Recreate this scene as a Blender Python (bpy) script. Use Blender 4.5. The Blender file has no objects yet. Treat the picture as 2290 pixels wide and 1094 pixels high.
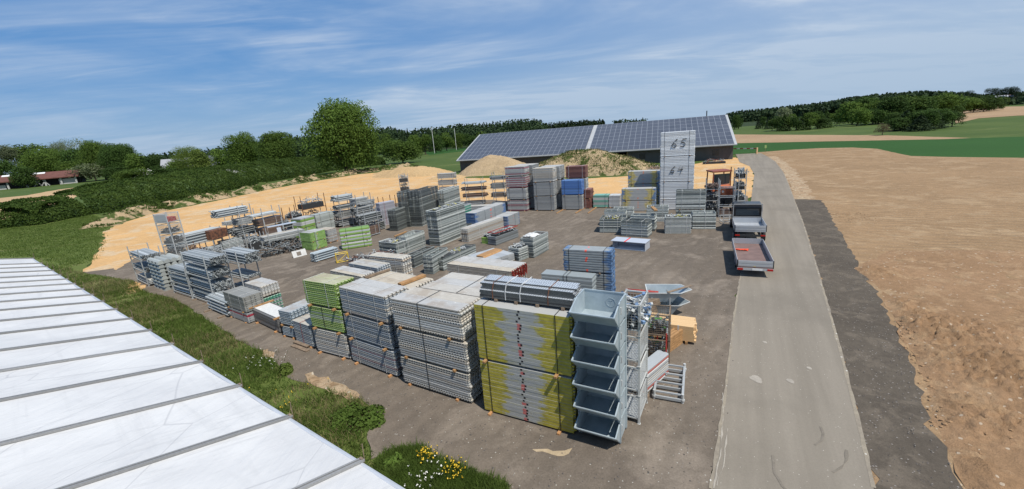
import bpy, bmesh, math, random
import numpy as np
from mathutils import Vector, Matrix
from mathutils.geometry import delaunay_2d_cdt
random.seed(7); rng=np.random.default_rng(7)
S=bpy.context.scene; COL=S.collection
R=math.radians
# ---------------- camera
FPX,CX,CY,HY,SL,CH=930.0,1145.0,547.0,300.0,.0787,8.8
ROLL=math.atan(SL); PITCH=math.atan((CY-HY)*math.cos(ROLL)/FPX)
_rt=Vector((1,0,0)); _up=Vector((0,math.sin(PITCH),math.cos(PITCH))); FW=Vector((0,math.cos(PITCH),-math.sin(PITCH)))
RT=_rt*math.cos(ROLL)-_up*math.sin(ROLL); UP=_up*math.cos(ROLL)+_rt*math.sin(ROLL)
CAM=Vector((0,0,CH))
cd=bpy.data.cameras.new('camera'); cam=bpy.data.objects.new('camera',cd); COL.objects.link(cam)
cam.matrix_world=Matrix.Translation(CAM)@Matrix((RT,UP,-FW)).transposed().to_4x4()
cd.sensor_width=36; cd.lens=36*FPX/2290; cd.clip_end=6000; cd.clip_start=.1
S.camera=cam
def at(x,y,z=0.0):
    r=FW*FPX+RT*(x-CX)-UP*(y-CY)
    t=(z-CH)/r.z
    return CAM+r*t
def proj(P):
    v=Vector(P)-CAM; w=v.dot(FW); return CX+FPX*v.dot(RT)/w, CY-FPX*v.dot(UP)/w
def hgt(P,y):
    lo,hi=0.,60.
    for _ in range(40):
        m=(lo+hi)/2
        if proj((P[0],P[1],m))[1]>y: lo=m
        else: hi=m
    return lo
# ---------------- sun, sky, exposure
SUN_AZ,SUN_EL=R(-50),R(60)      # azimuth (math angle) of direction towards the sun
sl=bpy.data.lights.new('sun','SUN'); sl.energy=5.0; sl.angle=R(.5); sl.color=(1,.95,.87)
so=bpy.data.objects.new('sun',sl); COL.objects.link(so)
sd=Vector((math.cos(SUN_EL)*math.cos(SUN_AZ),math.cos(SUN_EL)*math.sin(SUN_AZ),math.sin(SUN_EL)))
so.rotation_euler=sd.to_track_quat('Z','Y').to_euler(); so.location=(0,0,60)
W=bpy.data.worlds.new('World'); S.world=W; W.use_nodes=True
nt=W.node_tree; N=nt.nodes; L=nt.links; N.clear()
def nd(tree,typ,**k):
    n=tree.nodes.new(typ)
    for a,b in k.items(): setattr(n,a,b)
    return n
out=nd(nt,'ShaderNodeOutputWorld'); bg=nd(nt,'ShaderNodeBackground')
sky=nd(nt,'ShaderNodeTexSky',sky_type='NISHITA'); sky.sun_disc=False; sky.sun_elevation=SUN_EL; sky.sun_rotation=math.pi/2-SUN_AZ
sky.air_density=1.0; sky.dust_density=.2; sky.ozone_density=3.0
tc=nd(nt,'ShaderNodeTexCoord'); sep=nd(nt,'ShaderNodeSeparateXYZ'); L.new(tc.outputs['Generated'],sep.inputs[0])
def wm(op,a,b=None,c=None):
    n=nd(nt,'ShaderNodeMath',operation=op)
    for i,v in enumerate((a,b,c)):
        if v is None: continue
        if isinstance(v,(int,float)): n.inputs[i].default_value=v
        else: L.new(v,n.inputs[i])
    return n.outputs[0]
zc=wm('ADD',wm('MAXIMUM',sep.outputs[2],0.0),.09)
cmb=nd(nt,'ShaderNodeCombineXYZ'); L.new(wm('DIVIDE',sep.outputs[0],zc),cmb.inputs[0]); L.new(wm('DIVIDE',sep.outputs[1],zc),cmb.inputs[1])
def cloud(sc,rot,scale,detail,dist,lo,hi,loc=(0,0,0)):
    mp=nd(nt,'ShaderNodeMapping'); mp.inputs['Scale'].default_value=scale; mp.inputs['Rotation'].default_value=(0,0,rot); mp.inputs['Location'].default_value=loc
    L.new(cmb.outputs[0],mp.inputs[0])
    nz=nd(nt,'ShaderNodeTexNoise'); nz.inputs['Scale'].default_value=sc; nz.inputs['Detail'].default_value=detail; nz.inputs['Roughness'].default_value=.58; nz.inputs['Distortion'].default_value=dist
    L.new(mp.outputs[0],nz.inputs['Vector'])
    mr=nd(nt,'ShaderNodeMapRange'); mr.inputs[1].default_value=lo; mr.inputs[2].default_value=hi; mr.clamp=True; mr.interpolation_type='SMOOTHSTEP'
    L.new(nz.outputs[0],mr.inputs[0]); return mr.outputs[0]
c1=cloud(.42,R(-28),(1,2.2,1),8,1.0,.34,.74)
c2=cloud(.20,R(-18),(1,1.8,1),6,.6,.34,.60,(3,1,0))
c3=cloud(1.3,R(-35),(1,3.6,1),8,1.6,.42,.85,(7,2,0))
cc=wm('MINIMUM',wm('ADD',wm('MULTIPLY',wm('MULTIPLY',c1,c2),1.2),wm('ADD',wm('MULTIPLY',c3,wm('MULTIPLY',c2,.35)),wm('MULTIPLY',c2,.16))),.85)
cl_=nd(nt,'ShaderNodeMapRange'); cl_.inputs[1].default_value=-.85; cl_.inputs[2].default_value=-.15; cl_.inputs[3].default_value=.5; cl_.inputs[4].default_value=1; L.new(sep.outputs[0],cl_.inputs[0]); cc=wm('MULTIPLY',cc,cl_.outputs[0])
# more veil towards the right of the view (real sky there is milkier)
vr=nd(nt,'ShaderNodeMapRange'); vr.inputs[1].default_value=-.45; vr.inputs[2].default_value=.75; vr.inputs[3].default_value=0; vr.inputs[4].default_value=.55; L.new(sep.outputs[0],vr.inputs[0])
cc=wm('MINIMUM',wm('ADD',cc,vr.outputs[0]),.92)
mix=nd(nt,'ShaderNodeMixRGB'); L.new(cc,mix.inputs[0]); L.new(sky.outputs[0],mix.inputs[1]); mix.inputs[2].default_value=(6.2,7.3,8.9,1)
hs=nd(nt,'ShaderNodeHueSaturation'); hs.inputs['Saturation'].default_value=1.25; hs.inputs['Value'].default_value=1.25
L.new(sky.outputs[0],hs.inputs['Color']); mb_=nd(nt,'ShaderNodeMixRGB'); mb_.inputs[0].default_value=.72; L.new(hs.outputs[0],mb_.inputs[1]); mb_.inputs[2].default_value=(.60,2.6,6.4,1); L.new(mb_.outputs[0],mix.inputs[1])
vz=nd(nt,'ShaderNodeMapRange'); vz.interpolation_type='SMOOTHSTEP'; vz.inputs[1].default_value=-.02; vz.inputs[2].default_value=.24; vz.inputs[3].default_value=.80; vz.inputs[4].default_value=0; L.new(sep.outputs[2],vz.inputs[0])
mz=nd(nt,'ShaderNodeMixRGB'); vl=nd(nt,'ShaderNodeMapRange'); vl.inputs[1].default_value=-.75; vl.inputs[2].default_value=.3; vl.inputs[3].default_value=.5; vl.inputs[4].default_value=1; L.new(sep.outputs[0],vl.inputs[0]); L.new(wm('MULTIPLY',vz.outputs[0],vl.outputs[0]),mz.inputs[0]); L.new(mix.outputs[0],mz.inputs[1]); mz.inputs[2].default_value=(4.2,5.7,7.5,1)
L.new(mz.outputs[0],bg.inputs[0]); bg.inputs[1].default_value=.085; L.new(bg.outputs[0],out.inputs[0])
S.view_settings.view_transform='Standard'; S.view_settings.look='None'; S.view_settings.exposure=.06; S.view_settings.gamma=1
S.render.engine='CYCLES'
# ---------------- object helpers
def tag(o,label=None,cat=None,group=None,kind=None):
    if label: o['label']=label
    if cat: o['category']=cat
    if group: o['group']=group
    if kind: o['kind']=kind
    return o
def link(o,parent=None):
    COL.objects.link(o)
    if parent is not None: o.parent=parent
    return o
def empty(name,loc,rz,label,cat,group=None):
    o=bpy.data.objects.new(name,None); o.location=loc; o.rotation_euler=(0,0,rz); o.empty_display_size=.2
    return tag(link(o),label,cat,group)
def inst(name,me,m,parent=None,loc=(0,0,0),rot=(0,0,0),col=None,scale=None):
    o=bpy.data.objects.new(name,me); link(o,parent); o.location=loc; o.rotation_euler=rot
    if scale is not None: o.scale=scale if hasattr(scale,'__len__') else (scale,)*3
    if len(me.materials)==0: me.materials.append(m)
    elif me.materials[0]!=m:
        o.material_slots[0].link='OBJECT'; o.material_slots[0].material=m
    if col: o.color=(*col,1)
    return o
class MB:
    """collects primitives into one mesh"""
    def __init__(s): s.v=[]; s.f=[]
    def add(s,vs,fs):
        b=len(s.v); s.v+= [tuple(v) for v in vs]; s.f+=[tuple(b+i for i in f) for f in fs]; return s
    def box(s,x0,x1,y0,y1,z0,z1,M=None):
        vs=[(x,y,z) for z in (z0,z1) for y in (y0,y1) for x in (x0,x1)]
        if M is not None: vs=[M@Vector(v) for v in vs]
        return s.add(vs,[(0,2,3,1),(4,5,7,6),(0,1,5,4),(2,6,7,3),(0,4,6,2),(1,3,7,5)])
    def bar(s,a,b,w,h=None,n=None):
        """box or n-gon tube from a to b"""
        a=Vector(a); b=Vector(b); d=(b-a)
        if d.length<1e-6: return s
        d.normalize(); u=d.cross(Vector((0,0,1)))
        if u.length<1e-3: u=Vector((1,0,0))
        u.normalize(); v=d.cross(u)
        h=h or w
        if n:
            pts=[(math.cos(2*math.pi*i/n),math.sin(2*math.pi*i/n)) for i in range(n)]
            w_,h_=w,h
        else:
            n=4; pts=[(-.5,-.5),(.5,-.5),(.5,.5),(-.5,.5)]; w_,h_=w,h
        vs=[a+u*p*w_+v*q*h_ for p,q in pts]+[b+u*p*w_+v*q*h_ for p,q in pts]
        fs=[(i,(i+1)%n,n+(i+1)%n,n+i) for i in range(n)]+[tuple(range(n-1,-1,-1)),tuple(range(n,2*n))]
        return s.add(vs,fs)
    def prism(s,prof,y0,y1,ax='y'):
        n=len(prof)
        if ax=='y': vs=[(x,y0,z) for x,z in prof]+[(x,y1,z) for x,z in prof]
        elif ax=='x': vs=[(y0,x,z) for x,z in prof]+[(y1,x,z) for x,z in prof]
        else: vs=[(x,z,y0) for x,z in prof]+[(x,z,y1) for x,z in prof]
        return s.add(vs,[(i,(i+1)%n,n+(i+1)%n,n+i) for i in range(n)]+[tuple(range(n-1,-1,-1)),tuple(range(n,2*n))])
    def mesh(s,name='m',smooth=False,fix=True):
        me=bpy.data.meshes.new(name); me.from_pydata(s.v,[],s.f); me.update()
        if fix:
            bm=bmesh.new(); bm.from_mesh(me); bmesh.ops.recalc_face_normals(bm,faces=bm.faces); bm.to_mesh(me); bm.free()
        if smooth: me.polygons.foreach_set('use_smooth',[True]*len(me.polygons))
        return me
    def build(s,name,m,parent=None,loc=(0,0,0),rot=(0,0,0),smooth=False,col=None,bevel=0):
        me=s.mesh(name,smooth); me.materials.append(m)
        o=inst(name,me,m,parent,loc,rot,col)
        if bevel:
            b=o.modifiers.new('bevel','BEVEL'); b.width=bevel; b.segments=2; b.limit_method='ANGLE'
        return o
def quads_mesh(name,V,nper=4,smooth=False):
    """V: (n,nper,3) array of separate faces"""
    n=len(V); me=bpy.data.meshes.new(name)
    me.vertices.add(n*nper); me.vertices.foreach_set('co',V.reshape(-1).astype(np.float32))
    me.loops.add(n*nper); me.loops.foreach_set('vertex_index',np.arange(n*nper,dtype=np.int32))
    me.polygons.add(n); me.polygons.foreach_set('loop_start',np.arange(0,n*nper,nper,dtype=np.int32))
    me.polygons.foreach_set('loop_total',np.full(n,nper,dtype=np.int32))
    me.update(); me.validate(); return me
# ---------------- materials
class G:
    def __init__(s,name):
        s.m=bpy.data.materials.new(name); s.m.use_nodes=True; s.t=s.m.node_tree; s.t.nodes.clear()
        s.o=s.n('ShaderNodeOutputMaterial'); s.b=s.n('ShaderNodeBsdfPrincipled'); s.t.links.new(s.b.outputs[0],s.o.inputs[0])
        s.tc=s.n('ShaderNodeTexCoord'); s.oi=s.n('ShaderNodeObjectInfo'); s.geo=s.n('ShaderNodeNewGeometry')
    def n(s,typ,**k):
        n=s.t.nodes.new(typ)
        for a,b in k.items(): setattr(n,a,b)
        return n
    def put(s,sock,v):
        if isinstance(v,bpy.types.NodeSocket): s.t.links.new(v,sock)
        elif isinstance(v,(tuple,list)): sock.default_value=(*v,1) if len(v)==3 and sock.type=='RGBA' else v
        else: sock.default_value=v
    def math(s,op,a,b=None,c=None):
        n=s.n('ShaderNodeMath',operation=op)
        for i,v in enumerate((a,b,c)):
            if v is not None: s.put(n.inputs[i],v)
        return n.outputs[0]
    def map(s,v,scale=(1,1,1),loc=(0,0,0),rot=(0,0,0)):
        n=s.n('ShaderNodeMapping'); s.put(n.inputs[0],v); n.inputs['Scale'].default_value=scale; n.inputs['Location'].default_value=loc; n.inputs['Rotation'].default_value=rot
        return n.outputs[0]
    def coord(s,which='Object',scale=(1,1,1),rnd=False):
        v=s.tc.outputs[which] if which!='World' else s.geo.outputs['Position']
        if rnd:
            a=s.n('ShaderNodeVectorMath',operation='ADD'); s.put(a.inputs[0],v)
            c=s.n('ShaderNodeCombineXYZ'); r=s.math('MULTIPLY',s.oi.outputs['Random'],57.)
            for i in range(3): s.put(c.inputs[i],r)
            s.put(a.inputs[1],c.outputs[0]); v=a.outputs[0]
        return s.map(v,scale)
    def rs(s,v,rot,scale): return s.map(s.map(v,rot=(0,0,rot)),scale)
    def noise(s,v,sc,det=4,rough=.55,dist=0,col=False):
        n=s.n('ShaderNodeTexNoise'); s.put(n.inputs['Vector'],v); n.inputs['Scale'].default_value=sc; n.inputs['Detail'].default_value=det
        n.inputs['Roughness'].default_value=rough; n.inputs['Distortion'].default_value=dist
        return n.outputs[1 if col else 0]
    def vor(s,v,sc,out=0,feature='F1'):
        n=s.n('ShaderNodeTexVoronoi',feature=feature); s.put(n.inputs['Vector'],v); n.inputs['Scale'].default_value=sc
        return n.outputs[out]
    def ramp(s,v,lo,hi,a=0.,b=1.,smooth=True):
        n=s.n('ShaderNodeMapRange'); s.put(n.inputs[0],v); n.inputs[1].default_value=lo; n.inputs[2].default_value=hi; n.inputs[3].default_value=a; n.inputs[4].default_value=b; n.clamp=True
        if smooth: n.interpolation_type='SMOOTHSTEP'
        return n.outputs[0]
    def mix(s,f,a,b,mode='MIX'):
        n=s.n('ShaderNodeMixRGB',blend_type=mode); s.put(n.inputs[0],f); s.put(n.inputs[1],a); s.put(n.inputs[2],b); return n.outputs[0]
    def bump(s,h,st=.5,dist=.02):
        n=s.n('ShaderNodeBump'); s.put(n.inputs['Height'],h); n.inputs['Strength'].default_value=st; n.inputs['Distance'].default_value=dist
        s.t.links.new(n.outputs[0],s.b.inputs['Normal']); return n.outputs[0]
    def sepxyz(s,v):
        n=s.n('ShaderNodeSeparateXYZ'); s.put(n.inputs[0],v); return n.outputs
    def fin(s,col,rough=.6,metal=0.,spec=.4):
        s.put(s.b.inputs['Base Color'],col); s.put(s.b.inputs['Roughness'],rough); s.put(s.b.inputs['Metallic'],metal)
        s.b.inputs['Specular IOR Level'].default_value=spec
        return s.m
def plain(name,c,rough=.6,metal=0,var=.18,sc=6,spec=.4,bump=0):
    g=G(name); v=g.coord('Object',rnd=True); n=g.noise(v,sc,5)
    col=g.mix(1.,c,g.mix(n,(1-var*2,)*3,(1+var*.6,)*3),'MULTIPLY')
    if bump: g.bump(g.noise(v,sc*5,3),bump,.01)
    return g.fin(col,rough,metal,spec)
def tinted(name,rough=.5,metal=.0,dirt=.35,splat=False,grain=(2,20,20),dash=False):
    """colour comes from each object's own colour"""
    g=G(name); v=g.coord('Object',rnd=True)
    n=g.noise(g.map(v,grain),1.5,5,.6); n2=g.noise(v,9,4)
    col=g.mix(1.,g.oi.outputs['Color'],g.mix(n,(1-dirt,1-dirt,1-dirt*1.05),(1+dirt*.45,)*3),'MULTIPLY')
    rv=g.ramp(g.oi.outputs['Random'],0,1,.78,1.14,False); cb=g.n('ShaderNodeCombineXYZ'); [g.put(cb.inputs[i],rv) for i in range(3)]
    col=g.mix(1.,col,cb.outputs[0],'MULTIPLY')
    if splat:
        nz=g.sepxyz(g.geo.outputs['Normal'])[2]; top=g.ramp(nz,.5,.9)
        col=g.mix(g.math('MULTIPLY',top,.8),col,g.mix(1.,g.mix(n,(.62,.62,.62),(1.15,1.15,1.15)),g.mix(g.ramp(g.oi.outputs['Random'],.2,.8),(.44,.445,.44),(.46,.405,.31)),'MULTIPLY'))
        rust=g.ramp(g.noise(v,1.3,4),.45,.7); col=g.mix(g.math('MULTIPLY',top,g.math('MULTIPLY',rust,.5)),col,(.25,.19,.13))
        sp=g.ramp(g.noise(g.map(v,(1.2,1.6,1.6)),5,8,.72),.56,.68)
        col=g.mix(g.math('MULTIPLY',sp,g.math('ADD',g.math('MULTIPLY',top,.5),.18)),col,(.62,.6,.55))
    if dash:
        o=g.sepxyz(g.tc.outputs['Object']); ny=g.math('ABSOLUTE',g.sepxyz(g.geo.outputs['Normal'])[2])
        fx=g.math('FRACT',g.math('DIVIDE',o[0],.115)); a=g.math('LESS_THAN',fx,.5)
        zz=g.math('LESS_THAN',g.math('ABSOLUTE',g.math('SUBTRACT',o[2],.04)),.016)
        on=g.math('GREATER_THAN',g.oi.outputs['Random'],.62)
        m=g.math('MULTIPLY',g.math('MULTIPLY',a,zz),g.math('MULTIPLY',on,g.math('LESS_THAN',ny,.5)))
        col=g.mix(m,col,(.02,.022,.03))
    g.bump(n2,.25,.004)
    return g.fin(col,g.ramp(n2,0,1,rough-.1,rough+.15,False),metal,.5)
def sprayed(name,base,ends,a,b,far=None,mark=None,dirt=.3,black=False,topg=True,wash=0):
    """deck side: paint sprayed over both ends (x<a, x>b in 0..1)"""
    g=G(name); v=g.coord('Object',rnd=True); n=g.noise(g.map(v,(2,20,20)),1.5,5,.6); gx=g.sepxyz(g.tc.outputs['Generated'])[0]
    w=g.math('MULTIPLY',g.math('SUBTRACT',g.noise(g.map(g.coord('World'),(1.2,1.2,2.2)),1.6,6,.7),.5),.42)
    x=g.math('ADD',gx,w); sh=g.math('MULTIPLY',g.math('SUBTRACT',g.oi.outputs['Random'],.5),.11); x=g.math('ADD',x,sh)
    e=g.math('MAXIMUM',g.ramp(x,a-.03,a+.05,1,0),g.ramp(x,b-.05,b+.03,0,1))
    c0=g.mix(g.noise(v,3,4),base,tuple(k*.72 for k in base)); c0=g.mix(1.,c0,g.mix(n,(1-dirt,)*3,(1+dirt*.5,)*3),'MULTIPLY')
    pn=g.ramp(g.noise(v,4,6,.6),.3,.7,.72,1.08)
    cb=g.n('ShaderNodeCombineXYZ'); [g.put(cb.inputs[i],pn) for i in range(3)]
    col=g.mix(e,c0,g.mix(1.,ends,cb.outputs[0],'MULTIPLY'))
    if wash: col=g.mix(g.math('MULTIPLY',g.ramp(g.noise(g.map(g.coord('World'),(1,1,9)),1.7,5,.7),.45,.7),wash),col,ends)
    if far:
        e2=g.math('MAXIMUM',g.ramp(x,.03,.10,1,0),g.ramp(x,.9,.97,0,1)); col=g.mix(e2,col,far)
    if mark:
        mk=g.math('MULTIPLY',g.ramp(g.math('ABSOLUTE',g.math('SUBTRACT',g.math('ADD',gx,g.math('MULTIPLY',w,.15)),.49)),.016,.026,1,0),g.math('GREATER_THAN',g.oi.outputs['Random'],.68)); col=g.mix(g.math('MULTIPLY',mk,.85),col,mark)
    if black:
        q=g.math('LESS_THAN',g.math('ABSOLUTE',g.math('SUBTRACT',gx,g.math('ADD',.47,g.math('MULTIPLY',g.oi.outputs['Random'],.05)))),.011)
        zz=g.sepxyz(g.tc.outputs['Generated'])[2]; q=g.math('MULTIPLY',q,g.math('MULTIPLY',g.math('GREATER_THAN',zz,.25),g.math('LESS_THAN',zz,.9))); col=g.mix(q,col,(.015,.015,.02))
    if topg: col=g.mix(g.ramp(g.sepxyz(g.geo.outputs['Normal'])[2],.5,.9),col,g.mix(n,(.3,.3,.29),(.42,.42,.4)))
    g.bump(n,.2,.004)
    return g.fin(col,.55,0,.4)
GALV=(.36,.385,.39)
M={}
M['galv']=tinted('galvanised_steel',.45,.15,.35)
M['deck']=tinted('worn_deck_metal',.55,.0,.38,splat=True,dash=True)
M['board']=tinted('aluminium_board',.42,.1,.22,splat=False)
M['frame']=tinted('frame_steel',.45,.1,.4,grain=(3,9,9))
M['yellow']=sprayed('yellow_sprayed_board',(.45,.46,.45),(.42,.36,.055),.29,.70,mark=(.50,.10,.09),black=True,wash=.35)
M['yb']=sprayed('blue_yellow_sprayed_board',(.47,.47,.45),(.55,.45,.16),.24,.76,far=(.12,.2,.33),mark=(.65,.25,.15))
M['bluee']=sprayed('blue_ended_steel',(.32,.35,.36),(.10,.18,.32),.06,.91,mark=(.85,.10,.05),topg=False)
M['bluem']=sprayed('blue_tipped_board',(.32,.35,.37),(.08,.16,.34),.05,.93,mark=(.7,.12,.08))
M['lime']=sprayed('lime_sprayed_board',(.40,.43,.40),(.22,.36,.10),.44,.54)
M['lime2']=sprayed('lime_panel_board',(.38,.41,.38),(.215,.36,.10),.30,.40,mark=(.6,.2,.15))
M['dark']=plain('black_strap',(.02,.02,.022),.6)
M['strap']=plain('white_strap',(.62,.62,.6),.6)
M['rstrap']=plain('red_strap',(.35,.04,.03),.6)
M['wood']=plain('rough_timber',(.42,.235,.10),.8,0,.35,7)
M['wood2']=plain('weathered_timber',(.27,.2,.14),.85,0,.4,6)
g=G('fresh_sawn_timber'); v=g.coord('Object',(1.5,14,14),True)
M['wood3']=g.fin(g.mix(g.noise(v,2,5),(.50,.32,.155),(.66,.46,.25)),.7)
M['cut']=plain('cut_timber_end',(.5,.26,.11),.8,0,.2)
g=G('rusty_steel'); v=g.coord('Object',rnd=True); n=g.noise(v,5,6,.65)
M['rust']=g.fin(g.mix(g.ramp(n,.35,.65),(.055,.03,.022),(.2,.085,.045)),.85)
M['darkmetal']=plain('dark_metal',(.045,.048,.05),.6,.2)
M['skip']=None
g=G('blue_grey_galvanised_sheet'); v=g.coord('Object',rnd=True); n=g.noise(v,1.8,6,.6); s_=g.noise(g.map(v,(6,6,1.2)),2,5)
col=g.mix(g.ramp(n,.3,.7),(.31,.37,.40),(.42,.485,.515)); col=g.mix(g.ramp(s_,.58,.75,0,.4),col,(.5,.55,.58)); g.bump(n,.15,.01)
M['skip']=g.fin(col,.42,.25,.5)
# ---------------- stacks
CACHE={}
def fr(pA,pB,z=0.0):
    A=at(*pA,z); B=at(*pB,z); d=B-A; return A,math.atan2(d.y,d.x),math.hypot(d.x,d.y)
def deck_mesh(L,w,h,end):
    k=('deck',end in('hook','flat'),round(L,2),round(w,2),round(h,3),end)
    if k in CACHE: return CACHE[k]
    b=MB(); t=.006
    # channel body: top sheet with turned-in side flanges
    if end in('hook','flat'): b.prism([(.004,0),(0,.005),(0,h-.006),(.006,h),(w-.006,h),(w,h-.006),(w,.005),(w-.004,0)],0,L,'x')
    else: b.prism([(t,h*.12),(0,h*.3),(0,h-.008),(.008,h),(w-.008,h),(w,h-.008),(w,h*.3),(w-t,h*.12),(w*.8,0),(w*.2,0)],.05 if end=='claw' else 0,L-.05 if end=='claw' else L,'x')
    if end=='claw':
        ncl=max(2,int(round(w/.17)))
        for i in range(ncl):
            y=w*(i+.5)/ncl; cw=min(.055,w*.18)
            for sgn,x0 in ((-1,.05),(1,L-.05)):
                xs=[0,.035,.065,.06,.035,.02,0]; zs=[h*.85,h*.95,h*.6,-h*.05,-h*.05,h*.35,h*.3]
                b.prism([(x0+sgn*x,z) for x,z in zip(xs,zs)],y-cw,y+cw,'y')
    elif end=='hook':
        for i in range(2):
            y=w*(.2+.6*i)
            for sgn,x0 in ((-1,0),(1,L)): b.box(min(x0,x0+sgn*.05),max(x0,x0+sgn*.05),y-.03,y+.03,h*.25,h*.8)
    me=b.mesh('deck_plank'); CACHE[k]=me; return me
def frame_mesh(L,w,h,fit=True):
    k=('frame',round(L,2),round(w,2),round(h,3))
    if k in CACHE: return CACHE[k]
    b=MB(); r=h*.51; z=h*.5
    for y in (r,w-r): b.bar((0,y,z),(L,y,z),r,n=6)
    for x in (.02,L-.02): b.box(x-.03,x+.03,r,w-r,h*.30,h*.82)
    for x in (.30*L,.62*L): b.bar((x,r,z),(x,w-r,z),.014,n=5)
    b.bar((.06*L,r,z),(.3*L,w*.45,z),.012,n=4); b.bar((.94*L,w-r,z),(.66*L,w*.5,z),.012,n=4)
    for f in (.12,.36,.5,.64,.88):
        for y in (r-.03,w-r+.008): b.box(f*L-.022,f*L+.022,y,y+.022,h*.1,h*.92)
    me=b.mesh('frame'); CACHE[k]=me; return me
def tube_mesh(L,r,oct_=8):
    k=('tube',round(L,2),round(r,3))
    if k in CACHE: return CACHE[k]
    b=MB(); n=oct_; a=[(math.cos(2*math.pi*i/n),math.sin(2*math.pi*i/n)) for i in range(n)]
    ri=r*.78
    vs=[(0,r*c,r*s) for c,s in a]+[(L,r*c,r*s) for c,s in a]+[(0,ri*c,ri*s) for c,s in a]+[(L,ri*c,ri*s) for c,s in a]+[(.15,ri*c,ri*s) for c,s in a]+[(L-.15,ri*c,ri*s) for c,s in a]
    fs=[]
    for i in range(n):
        j=(i+1)%n; fs+=[(i,j,n+j,n+i),(i,2*n+i,2*n+j,j),(n+i,n+j,3*n+j,3*n+i),(2*n+i,4*n+i,4*n+j,2*n+j),(3*n+i,3*n+j,5*n+j,5*n+i)]
    fs+=[tuple(range(4*n,5*n)),tuple(range(5*n,6*n))]
    b.add(vs,fs); me=b.mesh('tube',fix=False)
    CACHE[k]=me; return me
def strap_ring(x,D,z0,z1,w=.022,e=.008):
    b=MB(); 
    b.box(x-w/2,x+w/2,-e-.004,-e,z0-e,z1+e); b.box(x-w/2,x+w/2,D+e,D+e+.004,z0-e,z1+e)
    b.box(x-w/2,x+w/2,-e,D+e,z1+e-.002,z1+e+.002); b.box(x-w/2,x+w/2,-e,D+e,z0-e-.002,z0-e+.002)
    return b
def vary(c,s=.12): 
    k=1+random.uniform(-s,s); return tuple(max(.005,min(.95,x*k)) for x in c)
NAMES={'deck':('deck_bundle','deck bundle'),'board':('board_bundle','board bundle'),'frame':('frame_bundle','frame bundle'),'tube':('tube_bundle','tube bundle')}
def bundle(o,ang,L,D,z0,z1,label,kind='deck',ncol=3,pitch=.08,mat='deck',cols=((.34,.36,.37),),end='claw',straps=(.25,.75),sm='strap',group=None,jit=.02,ylist=None,rowcol=None,step=0,piece=None,fill=.86):
    nm,cat=NAMES[kind]
    t=empty(nm,(o.x,o.y,z0),ang,label,cat,group)
    H=z1-z0; nr=max(1,int(round(H/pitch))); p=H/nr; w=D/ncol
    if kind in('deck','board'):
        me=deck_mesh(L,w-.008,p*fill,end); pn=piece or ('plank' if kind=='deck' else 'board')
        for r in range(nr):
            jx=random.uniform(-jit,jit)
            rc=(rowcol[r%len(rowcol)] if rowcol else random.choice(cols))
            for c in range(ncol):
                if len(t.children)>=98 and 0<c<ncol-1 and r<nr-1: continue
                inst(pn,me,M[mat],t,(jx+random.uniform(-jit,jit)*.6+(random.uniform(-.07,.07) if random.random()<.06*(jit>.01) else 0),c*w+.004+random.uniform(-.003,.003),r*p),col=vary(rc,.10))
    elif kind=='frame':
        me=frame_mesh(L,D,p*.92); pn='frame'
        for r in range(min(nr,96)):
            rc=random.choice(cols)
            inst(pn,me,M[mat],t,(random.uniform(-jit,jit),random.uniform(-jit,jit)*.5,r*p),col=vary(rc,.22))
            
    elif kind=='tube':
        rr=pitch/2; nc=max(2,int(D/(pitch*1.02))); me=tube_mesh(L,rr*.97); n=0
        nr=max(1,int((H-pitch)/(pitch*.88))+1)
        for r in range(nr):
            m=nc-(r%2); 
            for c in range(m):
                if n>=98: break
                edge=(r in(0,nr-1) or c in (0,m-1))
                inst('tube',me,M[mat],t,(random.uniform(-jit,jit)*2.5,rr+c*(D-2*rr)/max(1,nc-1)+(r%2)*(D-2*rr)/max(1,nc-1)/2,rr+r*pitch*.88),col=vary(random.choice(cols),.15)); n+=1
        z1=z0+rr*2+(nr-1)*pitch*.88; H=z1-z0
    for s in straps:
        me=strap_ring(s*L,D,0,H).mesh('strap'); inst('strap',me,M[sm],t)
    return t
TW={1:('',),2:('lower','upper'),3:('bottom','middle','top'),4:('bottom','second','third','top'),5:('bottom','second','third','fourth','top')}
def bearer(o,ang,x,D,z,h,label,mat='cut',out=.06,w=.095):
    c,s=math.cos(ang),math.sin(ang); P=Vector((o.x+c*x+s*out,o.y+s*x-c*out,z))
    b=MB(); b.box(-w/2,w/2,0,D+out*2,0,h); ob=b.build('timber_bearer',M[mat],None,P,(0,0,ang),bevel=.006)
    return tag(ob,label,'timber','timber bearers under the stacks')
SHORT=set()
def tower(pA,pB,ys,D,sd,tiers,gap=.09,z0=None,bear=True,L=None,yat=None,bout=.06,xb=(.13,.87),zt=None,grp=None,bw='wood'):
    """pA,pB: feet of the near face; ys: picture heights of the tier tops over foot A; tiers: dicts bottom->top"""
    A,ang,L0=fr(pA,pB); L=L or L0
    zs=zt or [hgt(A,y) for y in ys]
    n=len(tiers); z=0.0; res=[]
    for i,(zt_,T) in enumerate(zip(zs,tiers)):
        T=dict(T); w=TW[n][i]; g=gap if bear else .004
        lab=T.pop('label',None) or (f"{w} {T.pop('d')}".strip())
        T.pop('d',None)
        dx=T.pop('dx',0); dy=T.pop('dy',0); LL=T.pop('L',L); DD=T.pop('D',D)
        O=A+Vector((math.cos(ang)*dx-math.sin(ang)*dy,math.sin(ang)*dx+math.cos(ang)*dy,0))
        if bear:
            for e,f in zip(('left','right'),xb):
                bearer(O,ang,f*LL,DD,z,g-.004,f"timber bearer under the {e} end of the {w+' ' if w else ''}{sd}",bw if i or bw!='wood' else 'cut',bout)
        res.append(bundle(O,ang,LL,DD,z+g,zt_,lab,group=grp,**T)); z=zt_+.004
    return A,ang,L,zs
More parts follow.
